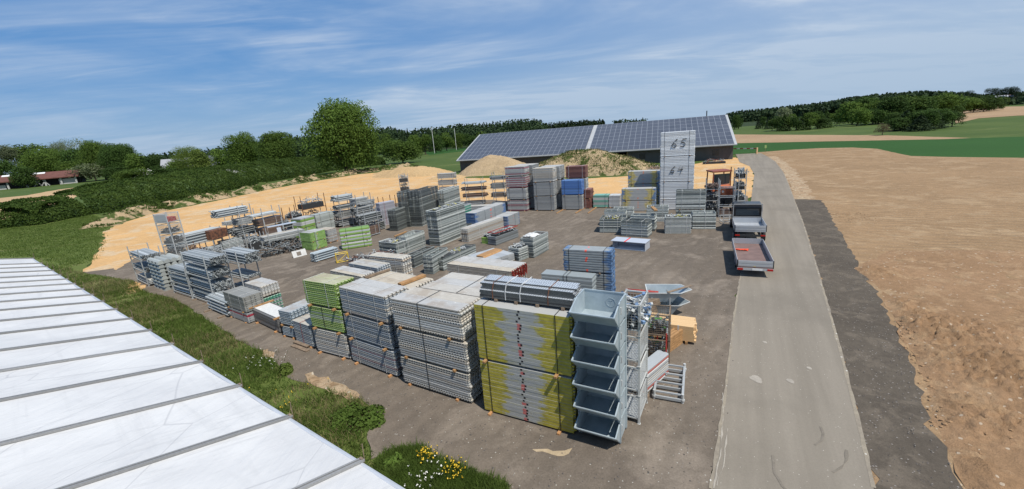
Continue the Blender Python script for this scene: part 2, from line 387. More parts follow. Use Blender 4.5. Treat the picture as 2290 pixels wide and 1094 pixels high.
# ---- colours
GRY=(.38,.40,.41); GRD=(.21,.23,.24); GRB=(.27,.325,.38); GRL=(.53,.54,.53); BEI=(.50,.465,.41); BLU=(.16,.25,.40); PNK=(.33,.12,.16); GRN=(.24,.40,.07); TEA=(.03,.28,.18); RST=(.16,.07,.05)
# ================= front row, right to left
# yellow boards
YA,YANG,YL,YZ=tower((1085,920),(1283,975),(804.5,680),1.28,'yellow board bundle',[
 dict(kind='board',d='bundle of grey boards with ends sprayed yellow, beside the blue-grey skips',mat='yellow',pitch=.106,ncol=2,end='hook',straps=(.10,.87),sm='dark',jit=.006,fill=.95),
 dict(kind='board',d='bundle of yellow-ended boards, carrying the shiny perforated planks',mat='yellow',pitch=.106,ncol=2,end='hook',straps=(.10,.87),sm='dark',jit=.006,fill=.95)],gap=.075,bout=.16,xb=(.08,.86))
S3=dict(kind='deck',mat='deck',pitch=.087,ncol=2,straps=(.42,),sm='dark',cols=(BEI,GRL,GRY,(.36,.37,.36)),jit=.02)
A,g3,L3,z3=tower((904,858),(1053,906),(797,733,667),1.22,'wide grey plank bundle',[
 dict(S3,d='bundle of wide grey planks in the tall tower left of the yellow boards'),
 dict(S3,d='bundle of wide grey planks in the tall tower left of the yellow boards',dx=.03),
 dict(S3,d='bundle of wide grey planks in the tall tower left of the yellow boards',dx=-.03,cols=(BEI,GRL,(.5,.47,.42)))],xb=(.1,.82))
def off(A,ang,dx,dy): return A+Vector((math.cos(ang)*dx-math.sin(ang)*dy,math.sin(ang)*dx+math.cos(ang)*dy,0))
def tower_at(O,ang,L,D,zs,tiers,sd,bear=True,gap=.09,bout=.06,grp=None,xb=(.13,.87)):
    n=len(tiers); z=0
    for i,(zt_,T) in enumerate(zip(zs,tiers)):
        T=dict(T); w=TW[n][i]; lab=T.pop('label',None) or f"{w} {T.pop('d')}".strip(); T.pop('d',None)
        g=gap if bear else .004
        if bear:
            for e,f in zip(('left','right'),xb): bearer(O,ang,f*L,D,z,g-.004,f"timber bearer under the {e} end of the {w+' ' if w else ''}{sd}",'wood',bout)
        bundle(O,ang,L,D,z+g,zt_,lab,group=grp,**T); z=zt_+.004
S3b=dict(S3,ncol=3,straps=(.55,),cols=(BEI,(.5,.46,.4),GRL))
tower_at(off(A,g3,.30,1.27),g3,L3,1.86,[z3[0]*1.01,z3[1]*1.01,z3[2]],[dict(S3b,d='bundle of wide beige planks standing directly behind the tall grey plank tower')]*3,'beige plank bundle behind')
S2=dict(kind='deck',mat='deck',pitch=.083,ncol=2,straps=(.2,.78),cols=(GRB,GRY,GRB,(.2,.25,.31)),jit=.018)
A,g2,L2,z2=tower((788.5,809),(889.5,847),(755,701,641),1.15,'blue-grey plank bundle',[
 dict(S2,d='bundle of blue-grey planks in the second tower left of the yellow boards',rowcol=(GRB,GRY,GRB,(.30,.2,.24),GRY)),
 dict(S2,d='bundle of blue-grey planks in the second tower left of the yellow boards',dx=-.05),
 dict(S2,d='bundle of blue-grey planks in the second tower left of the yellow boards',dx=-.02,cols=(GRB,GRY,(.3,.28,.28),BEI))],bout=.14)
z2b=z2[2]-.12
tower_at(off(A,g2,.05,1.22),g2,L2,1.3,[z2b*.34,z2b*.67,z2b],[dict(S2,d='bundle of grey planks behind the blue-grey plank tower',cols=(BEI,GRL,GRY))]*3,'grey plank bundle behind')
for k,(x0,lab,ww) in enumerate(((-.05,'long brown timber beam lying left across the plank tower top',.10),(L2-.75,'wide tan timber beam lying right across the plank tower top',.24))):
    P=off(A,g2,x0,1.3); b=MB(); b.box(0,ww,0,1.25,0,.1)
    tag(b.build('timber_beam',M['wood' if k else 'wood2'],None,(P.x,P.y,z2b+.012),(0,0,g2-.12),bevel=.006),lab,'timber')
SG=dict(kind='deck',pitch=.086,ncol=2,straps=(.08,.7),jit=.02,mat='deck')
A,g1,L1,z1=tower((709.6,787),(781,806),(733,682,626),1.0,'green and grey plank bundle',[
 dict(SG,d='bundle of pale grey planks under the lime green plank bundles',cols=(GRY,GRL,BEI),sm='strap',straps=(.72,)),
 dict(SG,d='bundle of lime green edged planks in the lime green tower',cols=(GRN,GRN,(.33,.42,.3)),sm='dark',straps=(.45,)),
 dict(SG,d='bundle of lime green edged planks in the lime green tower',cols=(GRN,GRN,GRN,(.3,.4,.25)))],bout=.14)
# the planks behind the lime green tower, one tower after the other
def behind(tl,tr,rl,z,n,desc,sd,cols,ncol=3,**k):
    A=at(*tl,z); B=at(*tr,z); C=at(*rl,z); ang=math.atan2(B.y-A.y,B.x-A.x); L=math.hypot(B.x-A.x,B.y-A.y); D=abs((C-A).dot(Vector((-math.sin(ang),math.cos(ang),0))))
    D=max(.6,D); O=Vector((A.x,A.y,0))
    tower_at(O,ang,L,D,[z*(i+1)/n for i in range(n)],[dict(kind='deck',mat='deck',pitch=.086,ncol=ncol,straps=(.2,.8),cols=cols,jit=.02,d=desc,**k)]*n,sd)
    return O,ang,L,D
zz=z1[2]
behind((737,604),(807,618),(759,592),zz,3,'bundle of grey planks with green ends, behind the lime green tower','green-ended bundle',(GRL,BEI,(.35,.42,.3)))
behind((778,588),(842,599),(802,576.5),zz,3,'bundle of blue-grey planks, second tower behind the lime green one','blue-grey rear bundle',(GRB,GRL,GRY))
behind((822,571),(898,578),(842,563),zz,3,'bundle of tan planks with ragged ends, rearmost of the plank towers','tan ragged rear bundle',((.5,.42,.34),BEI,GRL),2)
# low blue-grey row
F=dict(kind='deck',mat='deck',pitch=.09,ncol=2,straps=(.5,),sm='rstrap',cols=(GRB,(.26,.33,.4),GRB),jit=.02)
tower((663,766),(702,781),(715.5,),1.6,'low blue-grey bundle with red strap',[dict(F,d='low bundle of blue-grey planks with a red strap by the lime tower',ncol=4)])
tower((634,753),(662,760),(728,693),1.5,'end-on blue-grey bundle',[dict(F,d='end-on bundle of blue-grey planks beside the red-strapped bundle',ncol=2,straps=(),cols=((.27,.36,.44),)),]*2,gap=.1)
F4A,F4ang,F4L,F4z=tower((571,720),(627,747),(692,),1.05,'low dark panel bundle',[dict(kind='board',d='low bundle of dark smooth boards with orange marks and timber on top',mat='board',cols=((.13,.13,.13),(.16,.16,.16)),pitch=.11,ncol=2,end='flat',straps=(),fill=.97,jit=.004)],bout=.12)
b=MB(); b.box(-.05,F4L+.03,0,.8,0,.02); P=off(F4A,F4ang,0,.12)
tag(b.build('top_board',M['strap'],None,(P.x,P.y,F4z[0]+.016),(0,0,F4ang)),'dusty white board covering the low dark panel bundle','board')
for i,(xx,w) in enumerate(((-.1,'left'),(F4L-.12,'right'))):
    P=off(F4A,F4ang,xx,-.14); b=MB(); b.box(0,.1,0,1.3,0,.08)
    tag(b.build('timber_beam',M['wood'],None,(P.x,P.y,F4z[0]+.045),(0,0,F4ang),bevel=.006),f'orange timber beam on the {w} end of the low dark panel bundle','timber')
tower((513,708),(557,725),(686,652),1.0,'grey and red board bundle',[
 dict(kind='board',d='bundle of grey boards with red rows, right of the strapped tube bundle',mat='board',rowcol=(GRY,GRY,GRY,(.36,.04,.07),GRY,(.36,.04,.07)),pitch=.11,ncol=2,end='hook',straps=(.3,.8),jit=.008,fill=.95),
 dict(kind='board',d='bundle of grey boards with green end, right of the strapped tube bundle',mat='board',cols=((.27,.27,.25),(.3,.3,.28)),pitch=.11,ncol=2,end='hook',straps=(.3,.8),jit=.008,fill=.95)],gap=.06)
P0=off(at(513,708),fr((513,708),(557,725))[1],.15,1.1)
tower_at(P0,fr((513,708),(557,725))[1],1.9,1.0,[1.0,1.7],[dict(kind='deck',d='bundle of planks with teal green ends behind the red-striped boards',mat='deck',cols=(TEA,TEA,GRY),pitch=.09,ncol=2,straps=(.5,)),dict(kind='deck',d='bundle of planks with pale brown top behind the red-striped boards',mat='deck',cols=(GRL,BEI),pitch=.09,ncol=2,straps=(.5,))],'teal-ended rear bundle')
# ================= toe-board / perforated bundle on the yellow boards
g=G('perforated_zinc_sheet'); o=g.sepxyz(g.tc.outputs['Object']); 
fx=g.math('ABSOLUTE',g.math('SUBTRACT',g.math('FRACT',g.math('DIVIDE',o[0],.075)),.5)); fy=g.math('ABSOLUTE',g.math('SUBTRACT',g.math('FRACT',g.math('ADD',g.math('DIVIDE',o[1],.064),g.math('MULTIPLY',g.math('FLOOR',g.math('DIVIDE',o[0],.075)),.5))),.5))
hole=g.math('MULTIPLY',g.math('LESS_THAN',fx,.23),g.math('LESS_THAN',fy,.22))
n=g.noise(g.coord('Object',rnd=True),3,4)
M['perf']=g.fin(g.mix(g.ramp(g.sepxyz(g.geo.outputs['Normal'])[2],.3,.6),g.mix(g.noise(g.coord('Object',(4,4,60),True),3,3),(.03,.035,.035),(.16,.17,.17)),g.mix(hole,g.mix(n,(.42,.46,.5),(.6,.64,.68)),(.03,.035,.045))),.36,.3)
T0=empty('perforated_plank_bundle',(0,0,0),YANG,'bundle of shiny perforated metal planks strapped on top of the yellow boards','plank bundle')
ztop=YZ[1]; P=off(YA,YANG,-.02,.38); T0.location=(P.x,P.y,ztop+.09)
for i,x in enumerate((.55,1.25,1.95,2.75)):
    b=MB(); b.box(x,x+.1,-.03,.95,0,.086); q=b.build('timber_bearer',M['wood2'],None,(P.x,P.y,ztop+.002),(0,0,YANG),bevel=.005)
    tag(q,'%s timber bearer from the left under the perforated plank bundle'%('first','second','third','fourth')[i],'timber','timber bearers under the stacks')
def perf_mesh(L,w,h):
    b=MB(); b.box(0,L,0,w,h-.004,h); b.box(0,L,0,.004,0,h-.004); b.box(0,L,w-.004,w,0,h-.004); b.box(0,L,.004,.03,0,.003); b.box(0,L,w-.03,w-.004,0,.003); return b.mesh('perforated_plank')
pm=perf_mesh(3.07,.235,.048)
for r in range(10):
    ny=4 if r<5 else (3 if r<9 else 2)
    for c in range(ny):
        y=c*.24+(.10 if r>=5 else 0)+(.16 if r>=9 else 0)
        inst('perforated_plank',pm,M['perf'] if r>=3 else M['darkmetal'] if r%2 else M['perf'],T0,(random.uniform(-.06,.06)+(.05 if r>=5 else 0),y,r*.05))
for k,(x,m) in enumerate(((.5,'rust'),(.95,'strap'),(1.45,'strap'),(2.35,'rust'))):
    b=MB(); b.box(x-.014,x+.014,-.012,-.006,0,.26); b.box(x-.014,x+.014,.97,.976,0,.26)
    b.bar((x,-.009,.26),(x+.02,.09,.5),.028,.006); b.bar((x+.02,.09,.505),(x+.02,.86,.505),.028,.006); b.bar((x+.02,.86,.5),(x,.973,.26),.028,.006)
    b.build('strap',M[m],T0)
# ================= skips (tipping bins), stacked six high
BA,BANG,BW=fr((1287,985),(1378,1012)); BW=1.2
def skip_bin(w,d,h,name='skip'):
    """front is -y; profile in (y,z)"""
    prof=[(-.40,.42),(0.0,.0),(d,.0),(d,h),(.30,h)]   # lip, bottom front, bottom back, top back, top front
    t=.016; b=MB()
    y=[p[0] for p in prof]; z=[p[1] for p in prof]
    # bottom, back, sloping front apron
    b.box(0,w,0,d,0,t); b.box(0,w,d-t,d,t,h)
    b.add([(0,0,0),(w,0,0),(w,-.40,.42),(0,-.40,.42),(0,.02,t),(w,.02,t),(w,-.38,.42),(0,-.38,.42)],[(0,1,2,3),(7,6,5,4),(0,4,5,1),(1,5,6,2),(2,6,7,3),(3,7,4,0)])
    for x0 in (0,w-t):
        b.prism([(0,t),(-.385,.42),(.22,h),(d-t,h),(d-t,t)],x0,x0+t,'x')
    # rolled rims
    for x in (t/2,w-t/2):
        b.bar((x,-.40,.415),(x,.20,h+.012),.036,.03); b.bar((x,.22,h+.012),(x,d,h+.012),.036,.03)
    b.bar((0,-.40,.422),(w,-.40,.422),.036,.03); b.bar((0,d-.01,h+.012),(w,d-.01,h+.012),.036,.03)
    return b
HB=.72; BD=1.12
def ring_logo():
    b=MB(); n=24
    for i in range(n):
        a0=2*math.pi*i/n; a1=2*math.pi*(i+1)/n; b.bar((.13*math.cos(a0),0,.13*math.sin(a0)),(.13*math.cos(a1),0,.13*math.sin(a1)),.012,.006)
    b.bar((-.05,0,.06),(.05,0,.06),.012,.006); b.bar((0,0,.06),(0,0,-.06),.012,.006)
    return b.mesh('embossed_ring')
skm=skip_bin(BW,.82,.62).mesh('skip_body'); rl=ring_logo()
ordn=('bottom','second','third','fourth','fifth','top')
def skip_parts(t,w):
    inst('tub',skm,M['skip'],t,(0,0,.10))
    for x in (.03,w-.03):
        for y in (.10,.78):
            b=MB(); b.box(x-.03,x+.03,y-.035,y+.035,0,.10); b.box(x-.045,x+.045,y-.05,y+.05,0,.012); b.build('foot',M['skip'],t)
        sx=-.012 if x<.5 else w+.012
        b=MB(); b.box(sx-.012,sx+.012,.02,.10,.05,.74); b.box(sx-.012,sx+.012,.70,.80,.05,.74); b.build('corner_post',M['skip'],t)
        b=MB(); q=sx+(-.03 if x<.5 else .03)
        b.bar((q,.15,.42),(q,.15,.58),.014,n=6); b.bar((q,.15,.58),(sx,.15,.6),.014,n=6); b.bar((q,.15,.42),(sx,.15,.4),.014,n=6); b.build('handle',M['galv'],t,col=(.5,.5,.5))
for i in range(6):
    P=BA; t=empty('skip',(P.x+.0,P.y+.0,i*HB),BANG,f'{ordn[i]} blue-grey metal skip of the six stacked beside the yellow boards','skip','stacked blue-grey skips')
    O=off(BA,BANG,.02,.30); t.location=(O.x,O.y,i*HB); skip_parts(t,BW)
    inst('embossed_ring',rl,M['skip'],t,(.78,.80,.42))
# ================= lattice boxes behind the skips
def grid_panel(w,h,s=.07,r=.004):
    b=MB()
    nx=max(1,int(w/s)); nz=max(1,int(h/s))
    for i in range(nx+1): x=w*i/nx; b.box(x-r,x+r,-r,r,0,h)
    for j in range(nz+1): z=h*j/nz; b.box(0,w,-r,r,z-r,z+r)
    return b
def cage(o,ang,w,d,h,z,label,mf='galv',mp='galv',fill=None,legs=.12,mesh_s=.08,solid=(),name='lattice_box',group=None,postr=.03):
    t=empty(name,(o.x,o.y,z),ang,label,'mesh box' if name=='lattice_box' else 'stillage',group)
    for x in (0,w):
        for y in (0,d):
            b=MB(); b.box(x-postr,x+postr,y-postr,y+postr,0,h); b.box(x-postr*1.5,x+postr*1.5,y-postr*1.5,y+postr*1.5,0,.015); b.build('post',M[mf],t,col=GRL)
    b=MB(); b.box(.03,w-.03,.03,d-.03,legs,legs+.03); b.build('floor',M['wood2'] if mf=='rust' else M['galv'],t,col=GRY)
    for k,(P,Q) in enumerate((((.03,0),(w-.03,0)),((.03,d),(w-.03,d)),((0,.03),(0,d-.03)),((w,.03),(w,d-.03)))):
        b=MB(); 
        for zz_ in (legs+.05,h-.04): b.bar((P[0],P[1],zz_),(Q[0],Q[1],zz_),.035,.04)
        b.build('rail',M[mf],t,col=GRL)
        if k in solid: 
            b=MB(); b.bar((P[0],P[1],(legs+h)/2),(Q[0],Q[1],(legs+h)/2),.012,h-legs-.2); b.build('side_panel',M[mp],t,col=GRY)
        else:
            L_=math.dist(P,Q); rot=0 if k<2 else math.pi/2
            me=grid_panel(L_,h-legs-.1,mesh_s).mesh('mesh_panel'); inst('mesh_panel',me,M[mp],t,(P[0],P[1],legs+.05),(0,0,rot),col=GRL)
    return t
O=off(BA,BANG,.0,1.62); cj=BANG
LB=off(BA,BANG,BW-.42+.12,1.42)
Zb=.98
for i in range(4):
    cage(LB,BANG,.62,1.1,Zb-.02,i*Zb,f'{TW[4][i]} narrow zinc lattice box of the tower right behind the skips'.strip(),group='zinc lattice boxes behind the skips')
# small heap of blue-ended couplers in the top lattice box
def heap(o,ang,w,d,h,z,label,cat,cols,n=60,mats=('galv',),l=(.15,.45),name='coupler_heap',r=.022):
    t=empty(name,(o.x,o.y,z),ang,label,cat)
    nn=min(n,90)
    CK=[]
    for k in range(5):
        b=MB(); q=random.uniform(*l); b.bar((-q/2,0,0),(q/2,0,0),r,n=6); b.box(-q/2-.04,-q/2+.04,-.045,.045,-.04,.04); b.box(q/2-.03,q/2+.03,-.03,.03,-.05,.03); CK.append(b.mesh('coupler'))
    for k in range(nn):
        x=random.uniform(.1,.9)*w; y=random.uniform(.1,.9)*d; top=h*(1-.6*((x/w-.5)**2+(y/d-.5)**2)*2)
        zz_=random.uniform(.45,1)*top
        inst('coupler',CK[k%5],M[random.choice(mats)],t,(x,y,max(.04,zz_)),(random.uniform(-.7,.7),random.uniform(-.5,.5),random.uniform(0,6.28)),col=vary(random.choice(cols),.25))
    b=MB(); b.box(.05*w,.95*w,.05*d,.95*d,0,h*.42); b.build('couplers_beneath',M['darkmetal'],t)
    return t
heap(off(LB,BANG,.03,.05),BANG,.56,1.0,.75,3*Zb+.16,'heap of blue-ended metal braces in the top narrow lattice box','braces',(BLU,GRL,GRY),90,l=(.5,.8),name='brace_heap')
# ---- timber pile, tipper, wooden cage, red tube
# wooden framed mesh cages (two tiers)
CA,CANG,CL=fr((1438,822),(1484,834))
O=at(1436,808); ang=BANG+.12
for i in range(2):
    cage(O,ang,.95,.9,1.0,i*1.02,('lower' if i==0 else 'upper')+' beige framed mesh cage of green fittings beside the timber pile',mf='wood2',mp='wood2',mesh_s=.08,group='beige mesh cages',postr=.035)
    heap(off(O,ang,.06,.06),ang,.82,.78,.5,i*1.02+.16,('lower' if i==0 else 'upper')+' heap of dark clamps and green bits in a beige mesh cage','clamps',(GRD,(.1,.3,.08),GRD),50)
b=MB(); b.bar((0,0,0),(0,0,1.35),.05,.03); P=at(1489,820); tag(b.build('red_post',M['rstrap'],None,P),'upright dark red steel post standing right of the beige cage','post')
for (x,y,l_) in ((1497,745,1.25),):
    pass
PA,PANG,PL=fr((1492,768),(1555,772)); 
PA,PANG,PL=fr((1446,757),(1553,773)); t=empty('timber_pile',(PA.x,PA.y,.14),PANG,'neat pile of fresh yellow sawn timber boards on bearers','timber')
TWd=.95; n=0
tl=1.9
for r in range(9):
    for c in range(6 if r<8 else 6):
        L_=random.uniform(-.05,.03); b=MB(); key=('bd',)
        if key not in CACHE: bb=MB(); bb.box(0,1,0,.155,0,.068); CACHE[key]=bb.mesh('board')
        inst('board',CACHE[key],M['wood3'],t,(random.uniform(-.04,.03),c*.16,r*.073),scale=(PL+L_,1,1))
for x in (.25,PL-.35):
    b=MB(); b.box(0,.09,-.06,1.02,0,.13); P=off(PA,PANG,x,0); tag(b.build('timber_bearer',M['wood'],None,(P.x,P.y,0),(0,0,PANG)),f"bearer under the {'left' if x<.5 else 'right'} end of the fresh timber pile",'timber','timber bearers under the stacks')
for x in (.55,):
    P=off(PA,PANG,PL-.62,-.10); b=MB(); b.bar((0,0,0),(0,0,.85),.06,.03); b.box(-.35,.02,-.12,-.04,0,.05); tag(b.build('steel_stake',M['galv'],None,(P.x,P.y,0),(0,0,PANG),col=GRL),'grey steel stake standing against the front of the fresh timber pile','stake')
    P=off(PA,PANG,.45,-.10); b=MB(); b.bar((0,0,0),(0,0,.95),.05,.03); tag(b.build('steel_stake',M['rstrap'],None,(P.x,P.y,0),(0,0,PANG)),'dark red stake standing against the front of the fresh timber pile','stake')
# boards lying in front of the timber pile (end grain visible)
O=at(1497,790); t=empty('offcut_stack',O,BANG+1.2,'short stack of orange timber offcuts beside the red post','timber')
for r in range(6):
    for c in range(3):
        b=MB(); b.box(0,1.1+random.uniform(-.15,.15),c*.12,c*.12+.1,r*.11,r*.11+.095); b.build('offcut',M['wood'],t,(random.uniform(-.06,.06),0,0),bevel=.004)
# pile of brown pallets/boards behind cages
O=at(1421,800); 
O=at(1420,738); t=empty('beam_stack',O,BANG+1.15,'stack of weathered brown beams between the zinc lattice boxes and the beige cage','timber')
for r in range(6):
    for c in range(3):
        b=MB(); b.box(0,1.9+random.uniform(-.1,.1),c*.16,c*.16+.14,r*.16,r*.16+.14); b.build('beam',M['wood2'],t,(random.uniform(-.06,.06),0,0),bevel=.005)
O=at(1438,890)
bundle(off(O,BANG+1.25,0,-.05),BANG+1.25,1.7,.42,.1,.95,'low bundle of pale boards with a red painted row beside the bottom lattice box',kind='board',ncol=1,pitch=.085,mat='board',rowcol=(GRL,(.42,.12,.10),GRY,(.44,.42,.39),GRL,(.44,.42,.39),GRY),end='claw',straps=())
for i,x in enumerate((.1,1.4)):
    bearer(off(O,BANG+1.25,0,-.05),BANG+1.25,x,.42,0,.096,f"timber bearer under the {'near' if i==0 else 'far'} end of the red-painted pale bundle",'wood2',.1,.14)
# red tube lying on the brown beams / behind skips
for k in range(3):
    O=at(1385,668+2*k); b=MB(); b.bar((0,0,0),(1.9,0,0),.055,n=10)
# brown short stack + red tube behind
O=at(1402,700); t=bundle(O,BANG+.05,1.35,.6,.0,1.05,'stack of brown boards topped with a red tube behind the lattice boxes',kind='board',ncol=2,pitch=.15,mat='board',cols=((.2,.13,.08),(.26,.17,.11)),end='flat',straps=(),jit=.08)
b=MB(); b.bar((0,0,0),(1.5,0,0),.06,n=12); O2=off(O,BANG,-.1,.2); tag(b.build('red_tube',M['rstrap'],None,(O2.x,O2.y,1.13),(0,0,BANG+.05),smooth=True),'dull red tube lying on the brown boards behind the lattice boxes','tube')
# tipper troughs (two nested boat shaped skips)
def trough(o,ang,z,L,w,h,label):
    t=empty('trough_skip',(o.x,o.y,z),ang,label,'skip','open trough skips')
    b=MB(); th=.02
    # outline: box with pointed right end sloping up
    top=[(0,0),(L*.72,0),(L,w*.42),(L*.8,w),(0,w)]; bot=[(.12,.12),(L*.55,.12),(L*.62,w*.5),(L*.55,w-.12),(.12,w-.12)]
    n=5; vs=[(x,y,h) for x,y in top]+[(x,y,.02) for x,y in bot]+[(x+(.5*L-x)*.03,y+(.5*w-y)*.05,h) for x,y in top]+[(x+(.4*L-x)*.03,y+(.5*w-y)*.05,.05) for x,y in bot]
    fs=[]
    for i in range(n):
        j=(i+1)%n; fs+=[(i,j,n+j,n+i),(2*n+i,3*n+i,3*n+j,2*n+j),(i,2*n+i,2*n+j,j)]
    fs+=[tuple(range(n,2*n)),tuple(range(4*n-1,3*n-1,-1))]
    b.add(vs,fs); b.build('tub',M['skip'],t,(0,0,.1))
    b=MB()
    for i in range(n): b.bar((*top[i],h+.1),(*top[(i+1)%n],h+.1),.04,.03)
    b.build('rim',M['galv'],t,col=GRL)
    for x in (.2,L*.5):
        for y in (.08,w-.08):
            b=MB(); b.box(x-.03,x+.03,y-.03,y+.03,0,h*.75); b.build('leg',M['galv'],t,col=GRY)
    return t
O=at(1449,712); trough(O,BANG+.28,0,1.9,1.15,.55,'lower grey trough skip with pointed end behind the fresh timber pile')
trough(off(O,BANG+.28,-.02,.1),BANG+.28,.62,2.0,1.15,.5,'upper grey trough skip with pointed end, a plank lying across it')
P=off(O,BANG+.28,.9,.02); b=MB(); b.box(0,1.5,0,.14,0,.03); tag(b.build('loose_plank',M['wood2'],None,(P.x,P.y,1.26),(0,0,BANG+.95)),'weathered loose plank lying across the upper trough skip','plank')
# low stillage base on the gravel
c4=[at(1478,826),at(1536,832),at(1520,903),at(1458,889)]
ctr=sum(c4,Vector())/4; ux=((c4[1]-c4[0])+(c4[2]-c4[3]))/2; uy=((c4[0]-c4[3])+(c4[1]-c4[2]))/2
a0=math.atan2(ux.y,ux.x); wx,wy=ux.length,uy.length
t=empty('stillage_base',ctr,a0,'empty grey steel stillage base lying alone on the gravel by the road','stillage')
for x in (-wx/2,wx/2):
    b=MB(); b.bar((x,-wy/2,.22),(x,wy/2,.22),.07,.07); b.build('side_rail',M['galv'],t,col=GRY)
    for y in (-wy/2,wy/2): 
        b=MB(); b.bar((x,y,0),(x,y,.34),.045,n=8); b.bar((x,y,.1),(x,y,.16),.07,n=8); b.build('foot',M['galv'],t,col=GRL)
for f in (-.46,-.15,.15,.46):
    b=MB(); b.bar((-wx/2,wy*f,.25),(wx/2,wy*f,.25),.05,.05); b.bar((-wx/2,wy*f-.1,.12),(wx/2,wy*f-.1,.12),.05,.09); b.build('crossbar',M['galv'],t,col=GRY)
# ================= middle ground
LIM=(.22,.37,.09)
FRM=dict(kind='frame',mat='frame',pitch=.088,straps=(.22,.78),cols=((.36,.39,.38),(.14,.16,.155),(.50,.53,.51),(.27,.30,.29)),jit=.025)
def fstack(pA,pB,ytops,D,descs,dark=False,**k):
    """frame stacks: no bearers, tiers rest on each other"""
    T=[]
    for d in descs:
        t=dict(FRM); t['d']=d; t.update(k)
        if dark: t['cols']=((.12,.135,.13),(.24,.26,.25),(.09,.10,.10),(.17,.19,.18))
        T.append(t)
    return tower(pA,pB,ytops,D,'frames',T,bear=False)
def off2(pA,pB): return fr(pA,pB)
# beige planks with red hook ends behind the big plank towers
Ztp=1.25
A=at(997.7,589,Ztp); B=at(1141,607,Ztp); C=at(1044,572,Ztp); ang=math.atan2(B.y-A.y,B.x-A.x); L=(B-A).length; D=abs((C-A).dot(Vector((-math.sin(ang),math.cos(ang),0))))
O=Vector((A.x,A.y,0)); tower_at(O,ang,L,max(D,1.2),[Ztp*.5,Ztp],[dict(kind='deck',mat='deck',pitch=.088,ncol=3,straps=(.2,.8),cols=(BEI,(.46,.42,.35)),d='bundle of long tan planks with red hooked ends in mid-yard')]*2,'red-hooked tan plank bundle')
hk=MB(); hk.box(0,.13,-.04,.04,-.03,.03); hk.box(.09,.13,-.04,.04,-.1,.03); hk=hk.mesh('red_hook')
t=empty('red_hook_row',(O.x,O.y,0),ang,'row of red steel hooks on the right ends of the tan planks','hook')
for r in range(6):
    for c in range(6): inst('red_hook',hk,M['rstrap'],t,(L+random.uniform(.0,.05),.1+c*max(D,1.2)/6,Ztp-.05-r*.1))
# grey bundle + cardboard-brown timber box
tower((1048,590),(1092,604),(571,),2.4,'grey panel bundle',[dict(kind='board',d='low bundle of grey boards left of the brown crate in mid-yard',mat='board',cols=(GRY,GRL),pitch=.12,ncol=4,end='flat',straps=(.5,))])
A=at(1085,597); t=empty('timber_crate',A,fr((1085,597),(1126,579))[1],'brown plywood crate with white straps beside the small frame stack','crate')
Lc=fr((1085,597),(1126,579))[2]
b=MB(); b.prism([(0,.16),(0,.62),(.14,.74),(.75,.74),(.75,.16)],0,Lc,'x'); b.build('box',M['wood'],t,bevel=.01)
for x in (.3,Lc-.4):
    b=MB(); b.box(x,x+.1,0,.75,0,.155); b.build('skid',M['wood2'],t)
    b=MB(); b.box(x,x+.04,-.008,-.003,.15,.63); b.build('strap',M['strap'],t)
# small frame stack with couplers on top + tall frame stack with white sack
fstack((1161.8,585),(1184.8,576),(556.5,),1.05,['small square stack of dark steel frames holding loose couplers on top'],dark=False,straps=(.15,.85))
O,an,l_=fr((1161.8,585),(1184.8,576)); heap(off(O,an,.1,.12),an,max(.8,l_-.3),.75,.12,hgt(O,556.5)+.01,'loose couplers scattered on the small square frame stack','couplers',(GRD,GRL,GRY),26)
O,an,l_,z_=fstack((1194.7,578),(1228,559),(534.6,),1.1,['strapped stack of galvanised frames with a white sack on top'],straps=(.1,.9))
b=MB(); random.seed(5)
bm=bmesh.new(); bmesh.ops.create_grid(bm,x_segments=10,y_segments=8,size=.5)
for v in bm.verts: v.co.z=.16*max(0,1-(v.co.x**2+v.co.y**2)*3.2)+.05*random.random()
me=bpy.data.meshes.new('sack'); bm.to_mesh(me); bm.free(); so_=inst('white_sack',me,M['strap'],None,(*off(O,an,.8,.55)[:2],z_[0]+.03),(0,0,an)); sm_=so_.modifiers.new('s','SOLIDIFY'); sm_.thickness=.03
tag(so_,'crumpled white sack lying on the strapped galvanised frame stack','sack')
random.seed(11)
# trays: green-red tray group
for (pA,pB,yt,D,lab,cm) in (((1110,550),(1160,531),531,.9,'dark stack of frames with red top rails holding clamps','rstrap'),((1096,547),(1118,538),533,.9,'short lime green tray of clamps left of the red-railed stack','lime')):
    O,an,l_=fr(pA,pB); h=hgt(O,yt)
    bundle(O,an,l_,D,0,h,lab,kind='board',ncol=2,pitch=.11,mat='board',cols=(GRD,GRD,(.14,.15,.15)) if cm=='rstrap' else (GRN,(.35,.5,.15)),end='flat',straps=(),jit=.02)
    heap(off(O,an,.1,.1),an,l_-.2,D-.2,.28,h+.01,'dark clamps heaped on '+('the red-railed stack' if cm=='rstrap' else 'the lime green tray'),'clamps',(GRD,GRD,GRL),45)
    if cm=='rstrap':
        b=MB(); 
        for y in (.03,D-.03): b.bar((0,y,0),(l_,y,0),.05,.05)
        for x in (.03,l_-.03): b.bar((x,.03,0),(x,D-.03,0),.05,.05)
        o_=b.build('red_rail_frame',M['rstrap'],None,(O.x,O.y,h+.32),(0,0,an)); tag(o_,'red steel rail frame around the clamps in mid-yard','frame')
